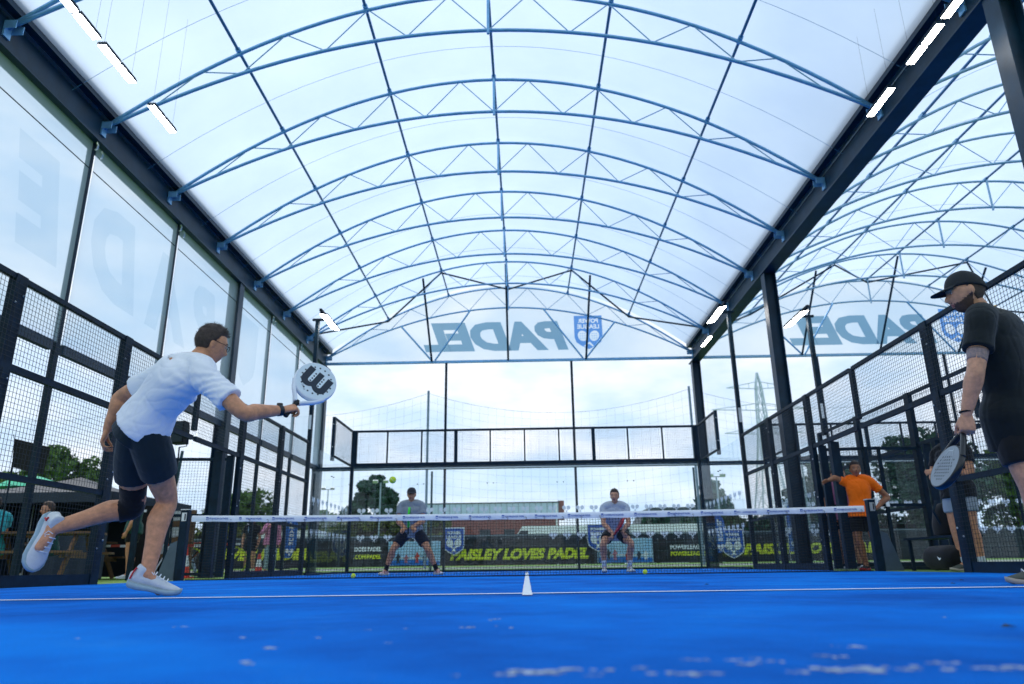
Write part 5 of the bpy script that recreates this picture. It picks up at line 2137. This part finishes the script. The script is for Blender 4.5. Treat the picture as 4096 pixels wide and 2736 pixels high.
# ------------------------------------------------------------------ sports netting on poles behind the court
nm_ = mat('net_pole_grey', '7f93a3', .5, .3)
net_cord = mat('pale_net_cord', '6c8794', .8, 0, 0)
nt_ = thing('ball_stop_net', (0, 25, GZ), 'tall ball stop netting on slim poles beyond the glass wall', 'netting')
px_ = [-22, -13, -3.5, 6.05, 15.5, 25]
for x in px_:
    MB().tube([(x, 25, ground_z(x, 25)), (x, 25, 6.35)], .045, 8).build('pole', nm_, nt_)
mb = MB()
for a, b in zip(px_[:-1], px_[1:]):
    def topz(f):
        return 6.25 - 3.2 * f * (1 - f)
    n = int((b - a) / .30)
    for i in range(1, n):
        f = i / n
        mb.tube([(a + (b - a) * f, 25, .3), (a + (b - a) * f + .03, 25.05, topz(f))], .0022, 3, caps=False)
    for k in range(1, 21):
        g_ = k / 20
        mb.tube([(a + (b - a) * i / 12, 25 + .04 * math.sin(i), .3 + (topz(i / 12) - .3) * g_) for i in range(13)], .0022, 3, caps=False)
    mb.tube([(a + (b - a) * i / 16, 25, topz(i / 16)) for i in range(17)], .004, 4, caps=False)
o = mb.build('netting', net_cord, nt_)
o['kind'] = 'stuff'
for x, lab in ((-3.06, 'slim dark green post behind the far glass left of centre'), (5.5, 'slim dark green post behind the far glass at the right')):
    t = thing('fence_post', (x, 23, .05), lab, 'post', 'slim dark green posts')
    MB().tube([(x, 23, ground_z(x, 23)), (x, 23, 3.12)], .035, 8).build('shaft', mat('dark_green_post', '0d3f48', .5), t)
    MB().sphere((x, 23, 3.13), (.04, .04, .025), 8, 6).build('cap', steel_dark, t)

# raking green poles at the left with slack netting
for (x, y, dx, dy, h, lab) in ((-10.0, 19.5, .25, 0, 3.4, 'leaning dark green net pole left of the gate'), (-9.9, 19.6, .9, .1, 2.15, 'pale raking stay beside the leaning net pole')):
    t = thing('net_pole', (x, y, 0), lab, 'pole', 'net poles at the left')
    MB().tube([(x + (dx if h < 3 else 0), y, 0), (x + (0 if h < 3 else dx), y + dy, h)], .045, 8).build('shaft', mat('dark_green_post', '0d3f48', .5) if h > 3 else nm_, t)
    MB().box((x + (dx if h < 3 else 0), y, .02), (.25, .25, .04)).build('foot', steel_dark, t)

# ------------------------------------------------------------------ buildings, van, lamp posts, pylons
brick_m = mat('red_brick', '8f5550', .85, 0, .2, 3, .3, 40, col2='7a4a48')
clad_m = mat('grey_cladding', 'b9d0de', .5, .2, .06, 2)
bt = thing('warehouse', (-1, 61, GZ), 'red brick warehouse with grey upper cladding behind the hoarding', 'building')
MB().box((-3.6, 63, GZ + 1.95), (12.7, 4, 3.9)).build('brick_wall', brick_m, bt)
for k in range(26):
    MB().box((-9.5 + k * .48, 60.98, 4.62), (.44, .06, 1.12)).build('cladding_panel', clad_m, bt)
MB().box((-3.6, 63.1, 4.62), (12.6, 3.9, 1.1)).build('upper_wall', mat('grey_wall', '8799a6', .6), bt)
MB().box((-3.6, 63, 5.22), (12.9, 4.2, .08)).build('roof_edge', steel_dark, bt)
MB().box((2.55, 60.95, 2.6), (.14, .10, 4.9)).build('downpipe', print_white, bt)
for x in (-8.4, -6.4, -3.4, -1.4, .6):
    wdw = MB().box((x, 60.97, 2.6), (.9, .06, .9)).build('window', fig_d, bt)
    MB().box((x, 60.92, 2.12), (1.0, .12, .06)).build('sill', print_white, wdw)
ch = MB()
ch.box((3.0, 62, 4.6), (.5, .5, 1.6))
ch.build('stack', brick_m, bt)

for (x, y, w, d, h, lab, mm) in ((-14.5, 75, 7, 6, 3.2, 'pale house with grey roof behind the left hedge', 'c9cfd2'), (-25, 80, 8, 6, 3.4, 'white house beyond the hedge at left', 'd5d8d8'), (15, 70, 9, 6, 3.2, 'grey house beyond the right hoarding', 'a9b2b5'), (30, 78, 9, 6, 3.5, 'brown house beyond the right hedge', '9b8577')):
    t = thing('house', (x, y, GZ), lab, 'house', 'far houses')
    MB().box((x, y, GZ + h / 2), (w, d, h)).build('wall', mat('render_' + mm, mm, .85), t)
    MB().prism([(-w * .54, 0), (w * .54, 0), (w * .42, 1.7), (-w * .42, 1.7)], frame((x, y + d * .54, GZ + h), (1, 0, 0), (0, 0, 1)), d * 1.08).build('roof', mat('slate', '4c565e', .8, 0, .2, 4), t)
    for i in range(3):
        wd_ = MB().box((x - w * .3 + i * w * .3, y - d / 2 - .01, GZ + h * .58), (1.1, .06, 1.1)).build('window', fig_d, t)
        MB().box((x - w * .3 + i * w * .3, y - d / 2 - .07, GZ + h * .58 - .6), (1.2, .1, .06)).build('sill', print_white, wd_)
    MB().box((x + w * .3, y, GZ + h + 1.9), (.6, .6, .9)).build('chimney', brick_m, t)


def van(x, y, L_, h, label):
    t = thing('white_van', (x, y, GZ), label, 'van', 'white vans parked behind the hoarding')
    wm2 = mat('van_white', 'f0f4f6', .35, 0, .04)
    hx = L_ / 2
    prof = [(-hx, .35), (hx, .35), (hx, h - .08), (hx - .1, h), (-hx + .95, h), (-hx + .45, h - .75), (-hx + .05, h - 1.0)]
    MB().prism(prof, frame((x, y + .95, GZ), (1, 0, 0), (0, 0, 1)), 1.9).build('body', wm2, t)
    MB().prism([(-hx + .50, h - .75), (-hx + 1.25, h - .75), (-hx + 1.25, h - .22), (-hx + .86, h - .22)], frame((x, y - .955, GZ), (1, 0, 0), (0, 0, 1)), .006).build('side_window', fig_d, t)
    MB().bar((x - hx + 1.35, y - .956, GZ + .45), (x - hx + 1.35, y - .956, GZ + h - .2), .015, .01).build('door_seam', fig_d, t)
    for wx in (-hx + .8, hx - .9):
        w_ = MB().tube([(x + wx, y - .98, GZ + .34), (x + wx, y - .74, GZ + .34)], .34, 18).build('wheel', mat('tyre', '15171a', .8), t)
        MB().tube([(x + wx, y - .99, GZ + .34), (x + wx, y - .97, GZ + .34)], .19, 14).build('rim', bolt_mat, w_)


van(1.3, 38.5, 4.9, 1.92, 'long white van parked behind the PAISLEY banner')
van(-13.5, 40, 4.6, 1.95, 'white van parked behind the left hoarding')
van(6.9, 39.5, 5.4, 1.98, 'white van parked right of the crouching player')


def lamp_post(x, y, h, label):
    t = thing('lamp_post', (x, y, GZ), label, 'lamp post', 'distant floodlight posts')
    MB().tube([(x, y, GZ), (x, y, h)], [.06, .04], 8).build('shaft', mat('pale_pole', '93a7b1', .5, .3), t)
    MB().tube([(x - .35, y, h), (x + .35, y, h)], .025, 6).build('cross_arm', steel_dark, t)
    for s in (-1, 1):
        MB().box((x + s * .3, y - .05, h + .06), (.28, .12, .16), Matrix.Rotation(R(25), 3, 'X')).build('lamp_head', bolt_mat, t)


lamp_post(-8.1, 40, 4.7, 'pale lamp post in front of the tall conifer')
lamp_post(-13.2, 48, 5.2, 'distant lamp post left of the far glass corner')
lamp_post(9.6, 36, 4.3, 'distant lamp post right of the far glass corner')
lamp_post(13.2, 34, 4.6, 'distant lamp post behind the steel column')


def pylon(x, y, h, w, label):
    t = thing('pylon', (x, y, 0), label, 'pylon', 'electricity pylons')
    pm2 = mat('pylon_steel', 'c4d4e2', .6, .1, .05)
    lv = [(0, 1), (.18, .72), (.36, .5), (.52, .34), (.66, .22), (.8, .17), (.92, .12), (1, .02)]
    lt, bt2 = MB(), MB()
    for (f0, k0), (f1, k1) in zip(lv[:-1], lv[1:]):
        a, b = w / 2 * k0, w / 2 * k1
        C0 = [V(x + sx * a, y + sy * a, h * f0) for sx, sy in ((-1, -1), (1, -1), (1, 1), (-1, 1))]
        C1 = [V(x + sx * b, y + sy * b, h * f1) for sx, sy in ((-1, -1), (1, -1), (1, 1), (-1, 1))]
        for i in range(4):
            lt.bar(C0[i], C1[i], .22)
            j = (i + 1) % 4
            bt2.bar(C0[i], C1[j], .10)
            bt2.bar(C0[j], C1[i], .10)
            bt2.bar(C1[i], C1[j], .10)
    lt.build('leg_frame', pm2, t)
    o = bt2.build('lattice', pm2, t)
    o['kind'] = 'stuff'
    for f, r in ((.66, .9), (.79, 1.15), (.91, .75)):
        am = MB()
        for s in (-1, 1):
            am.bar((x, y, h * f), (x + s * w * r, y, h * f + .3), .16)
            am.bar((x, y, h * f + 1.6), (x + s * w * r, y, h * f + .3), .14)
            for q in (.3, .6):
                am.bar((x + s * w * r * q, y, h * f + .1), (x + s * w * r * q, y, h * f + 1.6 * (1 - q)), .09)
        am.build('cross_arm', pm2, t)


pylon(50, 150, 39, 9, 'tall lattice electricity pylon behind the right columns')

# ------------------------------------------------------------------ left side: gazebo, tables, speaker, flag
gz_m = mat('navy_canvas', '16283a', .7, 0, .15, 2, .2, 12)
gt = thing('gazebo', (-9.9, 15.2, 0), 'dark navy pop-up gazebo outside the left fence', 'gazebo')
cx, cy, hw_, ez, pz = -9.9, 15.2, 1.75, 1.66, 2.16
for a, b in (((-1, -1), (1, -1)), ((1, -1), (1, 1)), ((1, 1), (-1, 1)), ((-1, 1), (-1, -1))):
    m_ = MB()
    n = 6
    vs, fs = [], []
    for j in range(n + 1):
        for i in range(n + 1):
            u, v = i / n, j / n
            ex, ey = cx + (a[0] + (b[0] - a[0]) * u) * hw_, cy + (a[1] + (b[1] - a[1]) * u) * hw_
            sg = -.06 * math.sin(math.pi * v) - .03 * math.sin(math.pi * u) * (1 - v)
            vs.append((ex + (cx - ex) * v, ey + (cy - ey) * v, ez + (pz - ez) * v + sg))
    fs = [(j * (n + 1) + i, j * (n + 1) + i + 1, (j + 1) * (n + 1) + i + 1, (j + 1) * (n + 1) + i) for j in range(n) for i in range(n)]
    m_.add(vs, fs).build('roof_panel', gz_m, gt, smooth=True)
    v_ = MB()
    p, q = V(cx + a[0] * hw_, cy + a[1] * hw_, ez - .10), V(cx + b[0] * hw_, cy + b[1] * hw_, ez - .10)
    v_.bar(p, q, .012, .20)
    v_.build('valance', gz_m, gt)
    MB().box((cx + a[0] * (hw_ - .04), cy + a[1] * (hw_ - .04), ez / 2), (.045, .045, ez)).build('leg', steel_dark, gt)


for nm, p, q in (('darkening_back_wall', (cx - hw_, cy + hw_), (cx + hw_, cy + hw_)), ('darkening_side_wall', (cx - hw_, cy + hw_), (cx - hw_, cy - hw_)), ('half_wall', (cx + hw_ * .2, cy - hw_), (cx + hw_, cy - hw_))):  # back and side canvas added to darken the space under the roof
    w_ = MB()
    n = 14
    hh_ = .8 if nm == 'half_wall' else ez - .16
    vs = []
    for j in (0, 1):
        for i in range(n + 1):
            f = i / n
            vs.append((p[0] + (q[0] - p[0]) * f + .03 * math.sin(i * 1.9), p[1] + (q[1] - p[1]) * f + .03 * math.cos(i * 2.1), .02 + j * hh_))
    w_.add(vs, [(i, i + 1, n + 2 + i, n + 1 + i) for i in range(n)]).build(nm, gz_m, gt, smooth=True)


def picnic_table(x, y, yaw, label):
    t = thing('picnic_table', (x, y, 0), label, 'picnic table', 'timber picnic tables')
    B = Matrix.Rotation(yaw, 3, 'Z')
    o = V(x, y, 0)
    for k in range(5):
        MB().box(o + B @ V(0, -.30 + k * .15, .74), (1.7, .14, .035), B).build('top_plank', timber, t)
    for s in (-1, 1):
        for k in range(2):
            MB().box(o + B @ V(0, s * (.66 + k * .13), .44), (1.7, .12, .035), B).build('seat_plank', timber, t)
        for q in (-1, 1):
            MB().bar(o + B @ V(q * .6, s * .72, 0), o + B @ V(q * .6, s * .22, .72), .09, .04, B @ V(1, 0, 0)).build('leg', timber, t)
    for q in (-1, 1):
        MB().box(o + B @ V(q * .6, 0, .40), (.04, 1.5, .09), B).build('cross_rail', timber, t)


picnic_table(-7.75, 10.9, .2, 'shade-darkened timber picnic table nearest the left fence')
picnic_table(-9.2, 10.2, .1, 'timber picnic table under the edge of the gazebo')
picnic_table(-9.8, 15.0, -.1, 'timber picnic table inside the gazebo')
crate_m = mat('white_pallet_wrap', 'd0d6d8', .6)
for k, (x, y) in enumerate(((-7.95, 15.6), (-8.7, 16.6))):
    t = thing('timber_stand', (x, y, 0), ('timber and white panel stand left of the net post', 'timber stand with white panels beyond the left gate')[k], 'stand', 'timber stands')
    for i in (-1, 1):
        MB().box((x + i * .5, y, .72), (.09, .09, 1.44)).build('upright', timber, t)
    for z in (.45, .8, 1.15):
        MB().box((x, y - .06, z), (1.1, .03, .10)).build('slat', timber, t)
        MB().box((x, y - .02, z + .17), (.95, .02, .20)).build('panel', crate_m, t)

sp = thing('speaker_stand', (-7.2, 14, 0), 'black tripod stand carrying the tilted loudspeaker', 'stand')
MB().tube([(-7.14, 14, .35), (-7.2, 14, 2.60)], [.02, .016], 8).build('pole', steel_dark, sp)
for a in (0.3, 2.4, 4.5):
    MB().tube([(-7.14, 14, .62), (-7.14 + .45 * math.cos(a), 14 + .45 * math.sin(a), .02)], .014, 6).build('leg', bolt_mat, sp)
MB().tube([(-7.2, 14, 2.60), (-7.05, 14, 2.62), (-7.03, 14, 2.95)], .012, 6).build('yoke', steel_dark, sp)
s2_ = thing('loudspeaker', (-7.22, 14, 2.66), 'black loudspeaker box on a stand behind the white t-shirt', 'speaker')
box_r = Matrix.Rotation(R(-3), 3, 'Y')
MB().box((-7.22, 14, 2.90), (.27, .26, .46), box_r).build('cabinet', BLACK_CL, s2_)
MB().box((-7.225, 13.862, 2.90), (.235, .012, .42), box_r).build('grille', mat('speaker_grille', '0b2530', .7, 0, .2, 60), s2_)
s3_ = thing('loudspeaker', (-7.75, 14.3, 0), 'dark loudspeaker cabinet standing behind the left net post', 'speaker')
MB().prism([(-.17, 0), (.17, 0), (.15, 1.42), (-.13, 1.42)], frame((-7.75, 14.5, 0), (1, 0, 0), (0, 0, 1)), .4).build('cabinet', BLACK_CL, s3_)
MB().box((-7.78, 14.09, 1.32), (.05, .01, .05)).build('badge', print_white, s3_)

fl = thing('flag_banner', (-7.95, 10, 0), 'black square flag banner on a pole behind the left mesh', 'flag')
MB().tube([(-7.79, 10.02, 0), (-7.81, 10.02, 1.75)], .014, 6).build('pole', steel_dark, fl)
q = MB()
n = 6
vs = []
c_ = [V(-7.80, 10, 1.68), V(-7.30, 10, 1.56), V(-7.28, 10.03, 1.98), V(-7.85, 10, 2.12)]
for j in range(n + 1):
    for i in range(n + 1):
        u, v = i / n, j / n
        p = (c_[0] * (1 - u) + c_[1] * u) * (1 - v) + (c_[3] * (1 - u) + c_[2] * u) * v
        vs.append(p + V(0, .015 * math.sin(u * 9), 0))
q.add(vs, [(j * (n + 1) + i, j * (n + 1) + i + 1, (j + 1) * (n + 1) + i + 1, (j + 1) * (n + 1) + i) for j in range(n) for i in range(n)])
q.build('cloth', BLACK_CL, fl, smooth=True)
for p, d in ((c_[2], V(.05, 0, .04)), (c_[3], V(-.02, 0, .06))):
    MB().tube([p, p + d], .005, 5).build('tie', steel_dark, fl)
# parasols behind the flag
for (x, y, z, col_, lab) in ((-11.2, 15.5, 1.95, '2bbf94', 'green parasol behind the gazebo'), (-11.6, 16.3, 1.75, '2c86d8', 'blue parasol behind the gazebo')):
    t = thing('parasol', (x, y, 0), lab, 'parasol', 'parasols behind the gazebo')
    m_ = MB()
    rings = [[V(x + r * math.cos(a) * (1 if k % 2 else .96), y + r * math.sin(a), z + dz) for k, a in enumerate([2 * math.pi * i / 16 for i in range(16)])] for r, dz in ((.75, 0), (.5, .16), (.2, .27), (.02, .31))]
    m_.loft(rings)
    m_.build('canopy_cloth', mat('parasol_' + col_, col_, .7), t)
    MB().tube([(x, y, 0), (x, y, z + .3)], .018, 6).build('pole', bolt_mat, t)

# bicycles, cones and barrier tape beyond the left gate
def bicycle(x, y, yaw, label, col_):
    t = thing('bicycle', (x, y, 0), label, 'bicycle', 'bicycles behind the left gate')
    B = Matrix.Rotation(yaw, 3, 'Z')
    o = V(x, y, 0)
    tm = mat('tyre_' + col_, col_, .6)
    for s in (-.5, .5):
        c = o + B @ V(s, 0, .34)
        w_ = MB().tube([c + B @ V(.32 * math.cos(a), 0, .32 * math.sin(a)) for a in [2 * math.pi * k / 28 for k in range(29)]], .022, 6, caps=False).build('wheel', tm, t)
        sp_ = MB()
        for k in range(10):
            a = 2 * math.pi * k / 10
            sp_.tube([c, c + B @ V(.31 * math.cos(a), 0, .31 * math.sin(a))], .002, 3)
        sp_.build('spokes', steel_dark, w_)
    fr = MB()
    for a, b in (((-.5, .34), (-.12, .30)), ((-.5, .34), (-.2, .78)), ((-.12, .30), (-.22, .86)), ((-.12, .30), (.36, .74)), ((-.2, .78), (.36, .80)), ((.36, .90), (.5, .34))):
        fr.tube([o + B @ V(a[0], 0, a[1]), o + B @ V(b[0], 0, b[1])], .018, 6)
    fr.build('frame', fig_r if col_ != 'b9cc1e' else BLACK_CL, t)
    MB().box(o + B @ V(-.22, 0, .89), (.24, .12, .05), B).build('saddle', BLACK_CL, t)
    MB().tube([o + B @ V(.34, -.25, .96), o + B @ V(.36, 0, .92), o + B @ V(.34, .25, .96)], .014, 6).build('handlebar', BLACK_CL, t)


bicycle(-7.5, 16.9, .15, 'bicycle with lime tyres behind the left end of the net', 'b9cc1e')
bicycle(-8.3, 17.6, -.2, 'red framed bicycle leaning near the left gate', '1a1c20')


def cone(x, y, label):
    z = max(0, ground_z(x, y))
    t = thing('traffic_cone', (x, y, z), label, 'cone', 'traffic cones')
    om = mat('cone_orange', 'e0432a', .5)
    MB().box((x, y, z + .015), (.30, .30, .03)).build('base', om, t)
    MB().tube([(x, y, z + .03), (x, y, z + .22)], [.11, .085], 14).build('lower_cone', om, t)
    MB().tube([(x, y, z + .22), (x, y, z + .42)], [.085, .055], 14).build('white_band', print_white, t)
    MB().tube([(x, y, z + .42), (x, y, z + .58)], [.055, .03], 14).build('tip', om, t)


cone(-6.62, 13.6, 'orange cone with white band behind the left end of the net')
cone(-7.6, 20.4, 'orange cone on the grass left of the lanyard woman')
tp_ = thing('barrier_tape', (-8.0, 15.9, .7), 'red and white barrier tape strung behind the left gate', 'barrier tape')
for k in range(16):
    x = -9.2 + k * .2
    MB().box((x, 15.0, .66 + .01 * math.sin(k)), (.2, .004, .05)).build('tape_stripe', (fig_r, print_white)[k % 2], tp_)

# ------------------------------------------------------------------ right side: board, bench, bag, bins
ib = thing('information_board', (6.1, 8.1, 0), 'black information board with yellow headings behind the right mesh', 'sign')
Mi = frame((6.12, 8.0, 1.78), (.93, -.36, 0), (0, 0, 1))
MB().prism([(-.24, -.42), (.24, -.42), (.24, .42), (-.24, .42)], Mi, .03).build('panel', BLACK_CL, ib)
lw = MB()
word(lw, 'Junior', Mi @ V(0, .22, .034), (.93, -.36, 0), (0, 0, 1), .28, .12, .03)
lw.build('lettering', print_yellow, ib)
for y_, w_, h_, m_ in ((.10, .34, .05, print_yellow), (-.03, .34, .014, print_white), (-.065, .36, .014, print_white), (-.10, .30, .014, print_white), (-.24, .26, .05, print_yellow), (-.32, .30, .04, print_yellow)):
    MB().box(Mi @ V(0, y_, .033), (w_, .002, h_), Matrix.Rotation(math.atan2(-.36, .93), 3, 'Z')).build('printed_line', m_, ib)
for s in (-.2, .2):
    MB().tube([Mi @ V(s, -.42, .015), (Mi @ V(s, -.42, .015)) * 1.0 - V(0, 0, 1.36)], .016, 6).build('leg', steel_dark, ib)

bn = thing('bench', (5.75, 9.5, 0), 'black bench outside the right gate opening', 'bench')
for k in range(3):
    MB().box((5.6 + k * .13, 9.55, .44), (.12, 1.3, .03)).build('seat_slat', steel_dark, bn)
for y in (9.0, 10.1):
    for x in (5.57, 5.90):
        MB().box((x, y, .215), (.04, .04, .43)).build('leg', steel_dark, bn)
bg_ = thing('sports_bag', (5.72, 9.35, .46), 'tall black racket bag standing on the bench', 'bag')
m_ = MB()
ell_loft(m_, [(V(5.72, 9.35, .47), V(0, 1, 0), .20, .14), (V(5.72, 9.35, .60), V(0, 1, 0), .19, .15), (V(5.73, 9.36, .78), V(0, 1, 0), .16, .12), (V(5.74, 9.37, .88), V(0, 1, 0), .08, .06)], 18)
m_.build('bag_body', BLACK_CL, bg_, smooth=True)
MB().tube([(5.60, 9.25, .6), (5.54, 9.27, .78), (5.62, 9.3, .92)], .018, 6).build('strap', steel_dark, bg_)
bg2 = thing('holdall', (5.55, 9.15, 0), 'black holdall with a white tick on the ground by the gate', 'bag')
m_ = MB()
ell_loft(m_, [(V(5.55, 8.85, .16), V(1, 0, 0), .12, .10), (V(5.55, 9.0, .17), V(1, 0, 0), .17, .16), (V(5.55, 9.4, .17), V(1, 0, 0), .17, .16), (V(5.55, 9.55, .16), V(1, 0, 0), .12, .10)], 16)
m_.build('bag_body', BLACK_CL, bg2, smooth=True)
tk_ = MB()
cutout(tk_, [[(-.05, .02), (-.03, -.03), (.07, .05), (-.02, -.005)]], frame((5.385, 9.0, .17), (.6, -.8, 0), (0, 0, 1)))
tk_.build('tick_mark', print_white, bg2)
bw = thing('waste_bin', (6.35, 7.2, 0), 'grey upright bin board outside the right fence', 'bin')
MB().box((6.35, 7.2, .45), (.26, .26, .9)).build('body', mat('bin_grey', '6f8791', .5), bw)
MB().box((6.35, 7.2, .92), (.30, .30, .05)).build('lid', steel_dark, bw)
cr_ = thing('ball_tray', (6.05, 7.3, 0), 'light blue tray with yellow balls outside the right fence', 'tray')
MB().box((6.05, 7.3, .05), (.28, .22, .10)).build('tray', mat('tray_blue', '4fa4e0', .5), cr_)
ball((6.02, 7.28, .133), 'yellow ball resting on the light blue tray')
